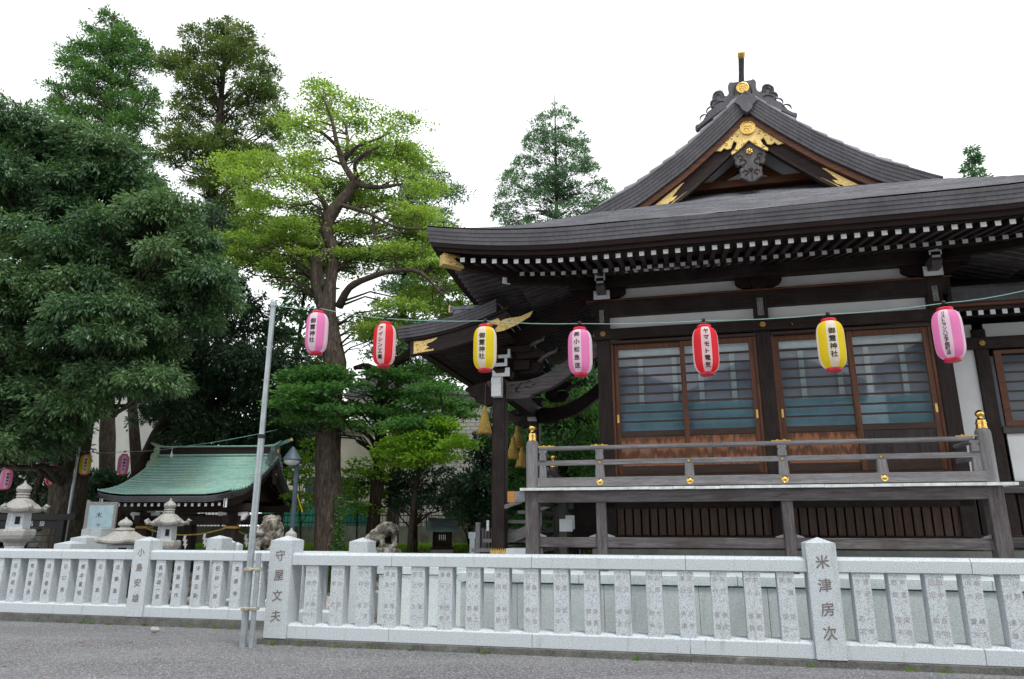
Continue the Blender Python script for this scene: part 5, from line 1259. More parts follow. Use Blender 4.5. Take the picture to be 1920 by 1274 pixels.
# ------------------------------------------------------------------ guardian lions and their rock bases
def blob(parts, name, mat, parent, voxel=.03, disp=.03, scale=.12):
    mb = MB()
    for (c, r, rot) in parts:
        T = Matrix.Translation(Vector(c)) @ Matrix.Rotation(rot, 4, 'Y')
        vs = []; n, m_ = 14, 9
        for i in range(m_ + 1):
            th = PI * i / m_
            for j in range(n): a = 2 * PI * j / n; vs.append((r[0] * math.sin(th) * math.cos(a), r[1] * math.sin(th) * math.sin(a), r[2] * math.cos(th)))
        fs = []
        for i in range(m_):
            for j in range(n): fs.append((i * n + j, (i + 1) * n + j, (i + 1) * n + (j + 1) % n, i * n + (j + 1) % n))
        mb.add(vs, fs, T)
    o = mb.build(name, mat, parent, fix=False)
    md = o.modifiers.new('remesh', 'REMESH'); md.mode = 'VOXEL'; md.voxel_size = voxel; md.use_smooth_shade = True
    tx = bpy.data.textures.get('stone lumps') or bpy.data.textures.new('stone lumps', 'CLOUDS'); tx.noise_scale = scale; tx.noise_depth = 3
    dm = o.modifiers.new('carved', 'DISPLACE'); dm.texture = tx; dm.strength = disp * 2; dm.mid_level = .5
    return o
p = at(500, 1000, 14.4); k1 = thing('guardian_lion', 'weathered stone guardian lion standing upright on rocks left of the park lamp', 'stone lion', (p.x, 14.4, -.06))
blob([((.05, .10, 1.72), (.20, .24, .22), 0), ((.10, .28, 1.55), (.20, .22, .30), 0), ((-.06, -.04, 1.60), (.15, .15, .13), 0), ((-.09, -.14, 1.53), (.11, .10, .08), 0), ((.06, .02, 1.42), (.20, .18, .18), 0),
      ((-.13, -.06, 1.32), (.065, .075, .22), 0.12), ((.16, -.04, 1.32), (.065, .075, .22), -.05), ((-.16, -.12, 1.15), (.08, .12, .06), 0), ((.15, -.10, 1.15), (.08, .12, .06), 0), ((.16, .32, 1.30), (.13, .20, .20), 0), ((-.04, .34, 1.30), (.13, .20, .20), 0),
      ((.20, .10, 1.84), (.08, .1, .09), 0), ((-.06, .10, 1.86), (.09, .1, .07), 0), ((.0, .4, 1.75), (.08, .08, .2), 0)], 'body', 'old_stone', k1, .022, .02, .07)
blob([((-.15, 0, .35), (.5, .5, .40), 0), ((.25, .1, .5), (.45, .5, .35), 0), ((0, .1, .85), (.38, .42, .24), 0), ((-.1, -.1, 1.0), (.34, .32, .12), 0)], 'rock_base', 'old_stone', k1, .05, .09, .25)
k1.scale = (.85, .85, .85); k1.location.z += .24
p = at(718, 1000, 14.4); k2 = thing('guardian_lion', 'weathered stone guardian lion crouching head down over rocks behind the near fence', 'stone lion', (p.x, 14.4, 0))
blob([((.16, 0, 1.60), (.17, .16, .13), .5), ((.0, 0, 1.53), (.20, .17, .15), .5), ((-.14, -.02, 1.43), (.18, .17, .14), .5), ((-.28, -.04, 1.32), (.16, .14, .12), .7), ((-.36, -.06, 1.25), (.10, .10, .07), .5), ((.28, .0, 1.54), (.10, .14, .14), 0),
      ((.30, -.06, 1.33), (.06, .07, .19), -.1), ((.24, .10, 1.33), (.06, .07, .19), 0), ((.0, -.10, 1.33), (.065, .07, .18), -.3), ((-.05, .10, 1.3), (.06, .07, .18), -.3), ((.06, -.14, 1.19), (.10, .08, .05), 0), ((.28, -.1, 1.18), (.10, .08, .05), 0), ((.08, .05, 1.68), (.12, .10, .05), .3)], 'body', 'old_stone', k2, .022, .022, .07)
blob([((0, 0, .3), (.45, .45, .35), 0), ((.1, 0, .7), (.36, .4, .3), 0), ((.12, 0, 1.02), (.34, .34, .18), 0), ((-.35, -.1, .2), (.3, .3, .3), 0)], 'rock_base', 'old_stone', k2, .05, .09, .25)
MB().box(-.9, .9, -.8, .8, -.36, .22).build('plinth', 'granite_inner', k2, bevel=.02); k2.scale = (.82, .82, .82); k2.location.z += .27
MB().box(-.7, .7, -.6, .6, -.36, .12).build('plinth', 'granite_inner', k1, bevel=.02)
for i, (x, y, r) in enumerate(((-6.0, 14.6, .35), (-5.0, 14.2, .22), (-3.9, 14.1, .26), (-3.1, 13.6, .28), (-2.2, 13.5, .2), (-7.0, 15.0, .3))):
    rk = thing('garden_rock', ['rough boulder seen through the left fence balusters', 'small boulder behind the steel pole', 'pale boulder left of the near fence end post', 'pale boulder low behind the near fence, left of the lion', 'small boulder low behind the near fence, right of the lion', 'rough boulder behind the left fence, farthest left'][i], 'rock', (x, y, -.05), 'rocks lying behind the fences')
    blob([((0, 0, r * .4), (r, r * .8, r * .7), .2), ((r * .4, .1, r * .3), (r * .7, r * .6, r * .5), 0)], 'stone', 'old_stone' if i % 2 else 'granite_lantern', rk, .05, .1, .3)

# ------------------------------------------------------------------ small wayside shrine, timber stakes
p = at(829, 1010, 22); ms = thing('small_shrine', 'small dark wooden shrine with a grey copper roof on a concrete block', 'small shrine', (p.x, 22, terr(p.x, 22) - .1), rot=.12)
MB().box(-.33, .33, -.25, .35, 0, .38).build('concrete_block', 'concrete', ms, bevel=.01)
MB().box(-.27, .27, -.15, .25, .38, .98).build('cabinet', 'brown_z', ms); MB().box(-.33, .33, -.26, .30, .38, .44).box(-.30, .30, -.22, .28, .52, .555).build('step', 'dark_x', ms)
for x in (-.26, .26): MB().box(x - .025, x + .025, -.24, -.20, .44, .98).build('post', 'dark_z', ms)
mb = MB()
for x in (-.10, -.04, .02, .07): mb.prism([(x, .80), (x + .03, .80), (x + .022, .72), (x + .035, .72), (x + .02, .62), (x, .70)], -.236, -.232)
mb.build('paper_streamer', 'white', ms)
MB().sheet(lambda q, t: Vector(((-.42 + .10 * (1 - q) * -1 + .0) * (1 - t) + (.42 + .10 * (1 - q)) * t, -.42 + .52 * q, .90 + .36 * q ** 1.35 + .03 * (2 * t - 1) ** 2 + .006 * (1 - (q * 9 % 1)))), sorted([k / 9 + .001 for k in range(9)] + [(k + 1) / 9 - .001 for k in range(9)]), [i / 8 for i in range(9)], thick=(0, 0, -.03)).build('copper_roof', 'verdigris_dk', ms)
MB().sheet(lambda q, t: Vector((-.44 + .88 * t, .62 - .52 * q, .95 + .31 * q + .03 * (2 * t - 1) ** 2)), [0, .5, 1], [i / 8 for i in range(9)], thick=(0, 0, -.03)).build('copper_roof', 'verdigris_dk', ms)
MB().prism([(-.46, 1.33), (0, 1.27), (.46, 1.33), (.46, 1.30), (0, 1.235), (-.46, 1.30)], .04, .16).build('ridge', 'verdigris_dk', ms)
st_ = thing('timber_screen', 'low screen of grey timber stakes with a metal box left of the portico pillar', 'timber screen', hw(-3.95, 13.6, 0.6), rot=-YAW)
for i, (x, w_, h_) in enumerate(((-.02, .09, 1.08), (.10, .05, .98), (.16, .05, .96), (.22, .05, .98), (.29, .05, .97))): MB().box(x, x + w_, 0, .06, 0, h_).build('stake', 'grey_z' if i == 0 else 'greydk_z', st_, bevel=.004)
MB().box(-.14, -.04, .02, .10, .0, .85).build('metal_box', 'steel', st_); MB().box(-.16, -.02, 0, .12, .78, .90).build('metal_box', 'steel', st_); MB().box(.20, .25, -.01, .0, .92, 1.12).build('paper_tag', 'white', st_)

# ================================================================== beyond the precinct: wall, iron railing, houses
wl = thing('boundary_wall', 'low mossy concrete wall topped by black iron railings at the back of the precinct', 'wall', (-8, 27, 0))
MB().box(-18, 14, 0, .25, .6, 1.62).build('wall', 'wall_conc', wl)
rl = MB().box(-18, 14, .10, .14, 1.99, 2.03).box(-18, 14, .10, .14, 1.74, 1.77)
x = -18
while x < 14: rl.box(x, x + .018, .11, .13, 1.62, 2.10); x += .13
rl.build('railing', 'black', wl)
for x in np.arange(-18, 14, 1.9): MB().box(x, x + .05, .09, .15, 1.6, 2.10).build('railing_post', 'black', wl)
def house(name, label, x0, x1, y, depth, z1, mat, floors, roofm=None, band=None, win=None):
    h = thing(name, label, 'house', ((x0 + x1) / 2, y, 0)); c = (x0 + x1) / 2
    wl_ = MB().box(x0 - c, x1 - c, 0, depth, 0, z1).build('wall', mat, h)
    for (a, b, za, zb) in (win or []):
        w_ = MB().box(a - c, b - c, -.04, .02, za, zb).build('window', 'white', h); MB().box(a - c + .06, b - c - .06, -.05, -.03, za + .06, zb - .06).build('pane', plain('dark window glass', (.05, .06, .07), .1), w_)
    if band: MB().box(x0 - c - .02, x1 - c + .02, -.06, .0, band[0], band[1]).build('band', band[2], h)
    if roofm: MB().prism([(x0 - c - .5, z1), (x1 - c + .5, z1), (x1 - c - (x1 - x0) * .3, z1 + 1.6), (x0 - c + (x1 - x0) * .3, z1 + 1.6)], -.5, depth + .5).build('roof', roofm, h)
    else: MB().box(x0 - c - .15, x1 - c + .15, -.15, depth, z1, z1 + .2).build('parapet', 'concrete', h)
    return h
M['beige'] = plain('beige render', (.48, .46, .37), .9, .1, var=.12, scale=1.2); M['offwhite'] = plain('off white render', (.62, .61, .57), .9, .1, var=.12, scale=1.1)
M['green_paint'] = plain('green painted boards', (.02, .17, .115), .6, .3, var=.15); M['brownwall'] = plain('brown red wall', (.10, .05, .045), .85, .1)
m = NT('grey brick', .85, .2); bt = m.n('ShaderNodeTexBrick'); bt.inputs['Color1'].default_value = (.30, .29, .27, 1); bt.inputs['Color2'].default_value = (.36, .35, .33, 1); bt.inputs['Mortar'].default_value = (.14, .14, .13, 1); bt.inputs['Scale'].default_value = 1.0
bt.inputs['Brick Width'].default_value = .42; bt.inputs['Row Height'].default_value = .17; bt.inputs['Mortar Size'].default_value = .015
m.l(m.coords((1, 1, 1), (PI / 2, 0, 0)), bt.inputs['Vector']); m.col(bt.outputs['Color']); M['brick'] = m.m
house('green_shop', 'beige building with a green painted ground floor behind the iron railings', -10.6, -6.05, 31, 6, 5.6, 'beige', 2, band=(1.6, 2.55, M['green_paint']), win=[(-8.9, -6.5, 2.6, 3.7), (-10.3, -9.4, 3.9, 5.0), (-8.9, -8.0, 4.2, 5.1)])
house('brick_house', 'grey brick house with a flat roof seen left of the portico pillar', -4.0, 1.4, 33, 6, 7.6, 'brick', 2, win=[(-3.7, -2.9, 4.6, 6.2)])
house('white_house', 'off-white house seen between the gnarled tree and the green roof', -22.5, -16.0, 34, 7, 7.8, 'offwhite', 2, win=[(-21.9, -21.2, 3.4, 4.2)])
house('pale_house', 'tall pale house with a tiled roof glimpsed between the maple trunks', -8.6, -3.6, 38, 7, 8.4, 'offwhite', 2, roofm=M['roof_edge'], win=[(-7.6, -6.7, 6.6, 7.6), (-5.4, -4.5, 6.4, 7.6)])
house('brown_shed', 'low brown walled shed behind the iron railings right of the small shrine', -2.6, 3.5, 29.5, 2, 2.3, 'brownwall', 1)
house('grey_flats', 'pale grey flats beyond the far left trees', -32, -24, 36, 8, 9.0, 'offwhite', 2, win=[(-30, -29, 5, 6.3), (-27.5, -26.5, 5, 6.3)])
m = NT('rubble stone', .9, .2); v = m.n('ShaderNodeTexVoronoi', feature='DISTANCE_TO_EDGE'); v.inputs['Scale'].default_value = 2.6; m.l(m.coords((1, 1, 1.3)), v.inputs['Vector'])
m.col(m.mix(m.ramp(v.outputs['Distance'], (.0, 1.0), (.08, 0.0)), m.ramp(m.noise(2.2, 5), (.35, (.22, .22, .20)), (.65, (.42, .42, .40))), (.06, .06, .05))); M['rubble'] = m.m
rw = MB().box(-24, -12.6, 25.2, 25.8, 0, 3.0).build('retaining_wall', 'rubble'); tag(rw, 'pale rubble stone retaining wall behind the gnarled tree', 'stone wall')

# houses across the road behind the viewer: they show only as reflections in the panes
house('house', 'cream house with a grey hipped roof across the road, mirrored in the left door panes', -13, -4.5, -24, 7, 9.6, 'beige', 2, roofm=M['roof_edge'])
house('house', 'brownish house with a grey hipped roof across the road, mirrored in the right door panes', -3.2, 5.5, -24, 7, 9.2, 'beige', 2, roofm=M['roof_edge'])
house('house', 'third house across the road, farthest right, with a grey hipped roof', 7, 16, -24, 7, 9.8, 'beige', 2, roofm=M['roof_edge'])
# ================================================================== trees and plants
def card_mesh(name, C, D, L, W, mat, parent, droop=0.0, rng=RNG, fold=0.25):
    """many small leaf blades: C centres (base), D directions, L lengths, W widths"""
    n = len(C); D = D / (np.linalg.norm(D, axis=1, keepdims=True) + 1e-9)
    R = rng.normal(size=(n, 3)); S = np.cross(D, R); S /= (np.linalg.norm(S, axis=1, keepdims=True) + 1e-9)
    U = np.cross(S, D)
    L = L[:, None]; W = W[:, None]
    mid = C + D * L * .45
    v = np.empty((n, 4, 3)); v[:, 0] = C; v[:, 1] = mid + S * W * .5 + U * W * fold; v[:, 2] = C + D * L - np.array([0, 0, 1.0]) * droop * L; v[:, 3] = mid - S * W * .5 + U * W * fold
    org = ORG.get(parent.name, Vector((0, 0, 0)))
    base = np.array(parent.location)
    v = v.reshape(-1, 3) - base
    me = bpy.data.meshes.new(name); me.vertices.add(4 * n); me.vertices.foreach_set('co', v.astype(np.float32).ravel())
    me.loops.add(4 * n); me.loops.foreach_set('vertex_index', np.arange(4 * n, dtype=np.int32))
    me.polygons.add(n); me.polygons.foreach_set('loop_start', np.arange(0, 4 * n, 4, dtype=np.int32)); me.polygons.foreach_set('loop_total', np.full(n, 4, dtype=np.int32))
    me.update(calc_edges=True); me.materials.append(M[mat])
    o = bpy.data.objects.new(name, me); COL.objects.link(o); o.parent = parent; return o
def inpoly(u, v, P):
    c = False; n = len(P); j = n - 1
    for i in range(n):
        if (P[i][1] > v) != (P[j][1] > v) and u < (P[j][0] - P[i][0]) * (v - P[i][1]) / (P[j][1] - P[i][1]) + P[i][0]: c = not c
        j = i
    return c
def scatter(P, sp, Y0, Y1, seed, tries=4000):
    rg = random.Random(seed); us = [p[0] for p in P]; vs = [p[1] for p in P]; out_ = []
    for _ in range(tries):
        u = rg.uniform(min(us), max(us)); v = rg.uniform(min(vs), max(vs))
        if not inpoly(u, v, P): continue
        if any((u - a) ** 2 + (v - b) ** 2 < sp * sp for a, b, _y in out_): continue
        out_.append((u, v, rg.uniform(Y0, Y1)))
    return [at(*q) for q in out_]
def pad_leaves(pads, rad, flat, n, ll, lw, seed, style='oak', shell=.5, twig=7, var=.3):
    rg = np.random.default_rng(seed); Cs, Ds, Ls, Ws = [], [], [], []
    for p in pads:
        p = np.array(p); r = rad * (1 + var * (rg.random() * 2 - 1)); nt_ = max(3, int(n / twig * (r / rad) ** 2))
        d = rg.normal(size=(nt_, 3)); d /= np.linalg.norm(d, axis=1, keepdims=True)
        d[:, 2] = np.where(d[:, 2] < -.35, -d[:, 2] * .6, d[:, 2])
        rr = (shell + (1 - shell) * rg.random(nt_) ** .5) * (1 + .22 * np.sin(5 * d[:, 0] + 7 * d[:, 1] + p[0]))
        T = p + d * np.array([r, r, r * flat]) * rr[:, None]
        if style == 'flat': T[:, 2] += -.10 * r * (d[:, 0] ** 2 + d[:, 1] ** 2) * rr ** 2 + rg.normal(size=nt_) * .03
        T = np.repeat(T, twig, 0); dd = np.repeat(d, twig, 0); m_ = len(T)
        j = rg.normal(size=(m_, 3))
        if style == 'oak': D = dd * .65 + j * .42 + np.array([0, 0, -.75]); C = T + j * .05
        elif style == 'flat': D = dd * np.array([.8, .8, .1]) + j * np.array([.8, .8, .22]); C = T + j * np.array([.10, .10, .03])
        else: D = dd * .7 + j * .6 + np.array([0, 0, .1]); C = T + j * .06
        Cs.append(C); Ds.append(D); Ls.append(ll * (.65 + .7 * rg.random(m_))); Ws.append(lw * (.7 + .6 * rg.random(m_)))
    return np.concatenate(Cs), np.concatenate(Ds), np.concatenate(Ls), np.concatenate(Ws)
def limbs(mb, trunk, pads, r0=.06, seed=1, sag=.15, every=1, fromlow=.8):
    rg = random.Random(seed); nodes = []
    for pts, rs in trunk:
        for a, b, ra, rb in zip(pts, pts[1:], rs, rs[1:]):
            for t in (0, .25, .5, .75): nodes.append((a.lerp(b, t), ra + (rb - ra) * t))
    for i, p in enumerate(pads):
        if i % every: continue
        p = Vector(p); best = min(nodes, key=lambda q: (q[0] - p).length + 1.3 * max(0, q[0].z - p.z + fromlow))
        a = best[0]; L = (p - a).length
        if L < .2: continue
        m1 = a.lerp(p, .35) + Vector((rg.uniform(-.1, .1), rg.uniform(-.1, .1), .12)) * L * .6; m2 = a.lerp(p, .7) + Vector((rg.uniform(-.1, .1), rg.uniform(-.1, .1), .08 - sag)) * L * .5
        r = min(best[1] * .6, r0 * (.5 + .25 * L)); mb.tube([a, m1, m2, p], [r, r * .65, r * .4, r * .15], 6)
        for _ in range(2):
            q = p + Vector((rg.uniform(-1, 1), rg.uniform(-1, 1), rg.uniform(-.3, .5))) * .6; mb.tube([m2, m2.lerp(q, .6) + Vector((0, 0, .05)), q], [r * .3, r * .18, .006], 5)
def P3(pts):           # (u, v, Y, radius)
    return [at(u, v, Y) for u, v, Y, r in pts], [p[3] for p in pts]
def tree(name, label, cat, base, trunks, pads, leafargs, mat, barkm, group=None, limb_kw=None, subdiv=10):
    T = thing(name, label, cat, (base[0], base[1], base[2]), group); ORG[T.name] = Vector(base)
    mb = MB()
    for pts, rs in trunks:
        # smooth the polyline and roughen the radius
        P_, R_ = [], []
        for i in range(len(pts) - 1):
            for t in (0, 1 / 3, 2 / 3):
                p0 = pts[max(i - 1, 0)]; p1 = pts[i]; p2 = pts[i + 1]; p3 = pts[min(i + 2, len(pts) - 1)]
                q = .5 * ((2 * p1) + (p2 - p0) * t + (2 * p0 - 5 * p1 + 4 * p2 - p3) * t * t + (3 * p1 - p0 - 3 * p2 + p3) * t ** 3)
                P_.append(q); R_.append((rs[i] + (rs[i + 1] - rs[i]) * t) * (1 + .05 * math.sin(i * 5 + t * 9)))
        P_.append(pts[-1]); R_.append(rs[-1]); mb.tube(P_, R_, 12)
    limbs(mb, trunks, pads, **(limb_kw or {}))
    mb.build('trunk', barkm, T, smooth=True)
    c = card_mesh('crown', *leafargs, mat, T)
    return T
def ground_at(u, Y, zz=0.0):
    p = at(u, 1000, Y); return Vector((p.x, Y, zz))

# --- big evergreen oak at the left
poly1 = [(-90, 270), (0, 250), (60, 252), (110, 275), (170, 272), (225, 318), (275, 380), (330, 425), (375, 470), (392, 520), (395, 570), (380, 610), (340, 650), (330, 720), (290, 740), (235, 735), (180, 730), (130, 800), (70, 835), (0, 862), (-90, 870)]
pads = scatter(poly1, 46, 15.2, 17.2, 3) + scatter(poly1, 75, 17.5, 20.0, 4) + [at(u, v, 16) for u, v in ((-20, 248), (35, 240), (150, 262), (205, 290), (310, 405), (365, 455), (385, 530))]
b = ground_at(128, 20, -.05)
tr = [([b, at(126, 940, 20), at(135, 860, 19.8), at(150, 760, 19.4), at(160, 640, 19), at(150, 520, 18.6), at(120, 400, 18)], [.62, .48, .42, .40, .33, .25, .1]),
      ([at(137, 860, 19.8), at(95, 780, 19), at(40, 680, 18.5), at(-20, 560, 18)], [.28, .24, .18, .08]), ([at(155, 700, 19.2), at(220, 600, 18.5), at(290, 520, 18)], [.25, .2, .07])]
tree('oak_tree', 'huge dense evergreen oak filling the left edge, drooping leaves', 'tree', b, tr, pads, pad_leaves(pads, .72, .62, 2500, .118, .046, 5, 'oak', .5, 11), 'leaf_oak', 'bark_gnarl', limb_kw=dict(r0=.07, seed=2))
# --- second dark evergreen behind it
poly2 = [(270, 470), (330, 440), (400, 420), (420, 520), (470, 580), (505, 640), (520, 720), (540, 790), (520, 850), (450, 835), (380, 820), (300, 800), (280, 720), (330, 640), (300, 560)]
pads = scatter(poly2, 48, 20.0, 22.5, 8) + scatter([(300, 700), (520, 700), (560, 850), (480, 830), (310, 820)], 60, 22.5, 25, 9)
b = ground_at(218, 21, .3)
tr = [([b, at(235, 980, 21), at(262, 900, 21), at(300, 820, 21.3), at(345, 730, 21.5), at(380, 620, 21.5), at(390, 500, 21.4)], [.36, .32, .30, .28, .24, .18, .08]), ([at(300, 820, 21.3), at(400, 760, 22), at(480, 720, 22)], [.2, .14, .06])]
tree('evergreen_tree', 'dark evergreen tree with a leaning trunk rising behind the green pavilion roof', 'tree', b, tr, pads, pad_leaves(pads, .95, .70, 1900, .14, .055, 6, 'oak', .4, 10), 'leaf_dark', 'bark_dark', limb_kw=dict(r0=.06, seed=3))
# --- dark understorey left of the pavilion
pads = scatter([(165, 890), (195, 905), (240, 915), (210, 955), (170, 960)], 22, 23, 24.5, 11) + scatter([(-60, 880), (110, 880), (60, 960), (-60, 990)], 36, 22.5, 25, 12)
tree('bush', 'dark leafy shrubs between the gnarled trunk and the green roof', 'bush', ground_at(200, 24, .9), [([ground_at(200, 24, .9), at(205, 900, 24)], [.08, .03])], pads, pad_leaves(pads, .55, .8, 620, .15, .06, 13, 'bush', .3, 6), 'leaf_dark', 'bark_dark')
b = ground_at(45, 23, .9); tree('slim_tree', 'thin dark trunk seen between the tall stone lantern and the gnarled tree', 'tree', b, [([b, at(75, 900, 23), at(95, 830, 23)], [.12, .1, .08])], scatter([(30, 800), (130, 800), (130, 850), (30, 850)], 40, 22.5, 24, 4), pad_leaves(scatter([(30, 800), (130, 800), (130, 850), (30, 850)], 40, 22.5, 24, 4), .7, .7, 500, .15, .06, 3, 'oak', .3, 6), 'leaf_dark', 'bark_dark')

# --- conifers
def conifer(name, label, u, Y, vtop, vlow, wlow, mat, seed, n_wh, per, lean=0, dens=1.0, taper=.8, ragged=.35, droop=.2, ll=.22, lw=.085, ztrunk=0.0, rtr=.38, cat='tree', ulow=None, clump=.45, minfrac=.05):
    rg = np.random.default_rng(seed); top = at(u, vtop, Y); low = at(ulow if ulow is not None else u, vlow, Y)
    base = Vector((low.x, Y, ztrunk)); top = Vector((top.x, Y, top.z)); H = top.z - low.z
    T = thing(name, label, cat, base); ORG[T.name] = base
    mb = MB(); nt2 = 12; path = [base.lerp(top, i / nt2) for i in range(nt2 + 1)]
    mb.tube(path, [rtr * (1 - .93 * (i / nt2) ** .8) for i in range(nt2 + 1)], 10)
    Wm = wlow * Y / 1330 * 1.08; C, D = [], []
    for w in range(n_wh):
        f = (w + rg.random() * .7) / n_wh; z = low.z + H * f
        ax = Vector((base.x + (top.x - base.x) * (z - base.z) / (top.z - base.z), Y, z))
        Lm = Wm * (max(minfrac, (1 - f)) ** taper)
        for k in range(per):
            a = rg.random() * 2 * PI; Lb = Lm * (1 - ragged * rg.random()); up_ = .35 - .25 * (1 - f)
            tip = ax + Vector((math.cos(a) * Lb, math.sin(a) * Lb, Lb * (up_ - droop * .6)))
            mid = ax + Vector((math.cos(a) * Lb * .5, math.sin(a) * Lb * .5, Lb * (up_ * .5 + .02)))
            mb.tube([ax, mid, tip], [.035 + .02 * (1 - f), .022, .006], 5)
            m_ = int((9 + 17 * Lb) * dens)
            t = (.28 + .72 * rg.random(m_) ** .75)
            A = np.array(ax)[None] * (1 - t[:, None]) ** 2 + 2 * np.array(mid)[None] * (t * (1 - t))[:, None] + np.array(tip)[None] * (t ** 2)[:, None]
            side_ = np.array([-math.sin(a), math.cos(a), 0]); sp_ = rg.normal(size=m_) * clump * Lb * .33 * (1 - .35 * t)
            A = A + side_ * sp_[:, None]; A[:, 2] += -np.abs(sp_) * droop * .7 + rg.normal(size=m_) * .05
            rad_ = np.array([math.cos(a), math.sin(a), 0])
            q = 7; B = np.repeat(A, q, 0); jj = rg.normal(size=(len(B), 3)); B = B + jj * np.array([.11, .11, .06])
            C.append(B); D.append(rad_ * .5 + side_ * np.sign(np.repeat(sp_, q))[:, None] * .35 + jj * .55 + np.array([0, 0, -.25 * droop * 2 + .12]))
    mb.build('trunk', 'bark_dark', T, smooth=True)
    C = np.concatenate(C); D = np.concatenate(D); n = len(C)
    card_mesh('crown', C, D, ll * (.6 + .8 * rg.random(n)), lw * (.7 + .6 * rg.random(n)), mat, T, droop=.15)
    return T
def cedar(label, poly, u0, u1, vt, Y, mat, seed, sp, rt, holes=()):
    pads = [p for p in scatter(poly, sp, Y - 1.3, Y + 1.3, seed)]
    low = at(u1, 620, Y); top = at(u0, vt, Y); b = Vector((low.x, Y, 1.0)); top = Vector((top.x, Y, top.z))
    tr = [([b.lerp(top, k / 8) for k in range(9)], [rt * (1 - .92 * k / 8) for k in range(9)])]
    return tree('cedar_tree', label, 'tree', b, tr, pads, pad_leaves(pads, .58, .50, 620, .15, .055, seed + 1, 'bush', .1, 9, .5), mat, 'bark_dark', limb_kw=dict(r0=.045, seed=seed, fromlow=1.4))
cedar('green cedar with a ragged narrow top, left one of the two tall cedars', [(210, 28), (190, 45), (165, 62), (150, 92), (112, 108), (130, 135), (88, 152), (100, 180), (84, 205), (130, 225), (215, 262), (240, 330), (300, 300), (255, 245), (300, 205), (283, 168), (290, 128), (268, 84), (238, 52)], 210, 255, 30, 30, 'leaf_cedar2', 121, 21, .36)
cedar('tallest dark olive cedar with a thick bare trunk, right one of the two tall cedars', [(432, 36), (398, 50), (362, 66), (350, 98), (308, 120), (322, 150), (372, 168), (352, 190), (305, 205), (322, 240), (288, 268), (312, 306), (355, 318), (345, 352), (392, 350), (405, 395), (430, 480), (500, 520), (520, 420), (480, 400), (505, 335), (480, 300), (532, 262), (530, 215), (522, 160), (500, 128), (482, 92), (462, 56)], 428, 386, 36, 28, 'leaf_cedar', 131, 22, .50)
poly = [(1040, 186), (1022, 200), (1002, 222), (992, 250), (968, 292), (950, 325), (932, 350), (926, 385), (925, 440), (1150, 440), (1146, 365), (1138, 335), (1112, 300), (1106, 268), (1086, 236), (1075, 210), (1052, 190)]
poly = [(1040 + (u - 1040) * .93, v + 4) for u, v in poly]; pads = scatter(poly, 13, 38.5, 41.5, 141); b = Vector((at(1052, 900, 40).x, 40, 1)); top = at(1040, 178, 40)
tree('fir_tree', 'cone-shaped fir rising behind the left slope of the hall roof', 'tree', b, [([b.lerp(top, k / 8) for k in range(9)], [.35 * (1 - .95 * k / 8) for k in range(9)])], pads, pad_leaves(pads, .40, .40, 190, .19, .055, 142, 'bush', .1, 8, .6), 'leaf_fir', 'bark_dark', limb_kw=dict(r0=.03, seed=9, fromlow=.8))
conifer('fir_tree', 'tiny fir tip poking above the hall roof at the right', 1818, 46, 278, 420, 62, 'leaf_fir', 24, 12, 4, taper=.7, ragged=.6, dens=.5, droop=.2, ll=.27, lw=.1, ztrunk=1)
poly = [(770, 270), (792, 285), (800, 320), (845, 335), (858, 390), (848, 425), (830, 470), (850, 540), (880, 590), (870, 690), (700, 690), (690, 600), (735, 540), (720, 470), (740, 400), (745, 330)]
pads = scatter(poly, 25, 24.8, 27.2, 151); b = at(737, 960, 26); top = at(770, 262, 26); b = Vector((b.x, 26, 1)); top = Vector((top.x, 26, top.z))
tree('cypress_tree', 'dark cypress standing between the bright maple and the hall roof', 'tree', b, [([b.lerp(top, k / 8) for k in range(9)], [.24 * (1 - .9 * k / 8) for k in range(9)])], pads, pad_leaves(pads, .55, .5, 420, .15, .05, 152, 'bush', .1, 8, .6), 'leaf_fir', 'bark_dark', limb_kw=dict(r0=.035, seed=10, fromlow=.9))
conifer('cypress_tree', 'thin leaning cypress between the steel pole and the maple trunk', 585, 24, 420, 860, 85, 'leaf_fir', 26, 20, 4, taper=.3, ragged=.6, dens=.6, droop=.4, clump=.5, ztrunk=1, ulow=530, rtr=.17)
conifer('cypress_tree', 'dark green cypress filling the gap between the portico pillar and the hall', 1070, 24, 560, 1010, 150, 'leaf_fir', 27, 34, 9, taper=.25, ragged=.3, dens=1.1, droop=.3, clump=.6, ztrunk=1)

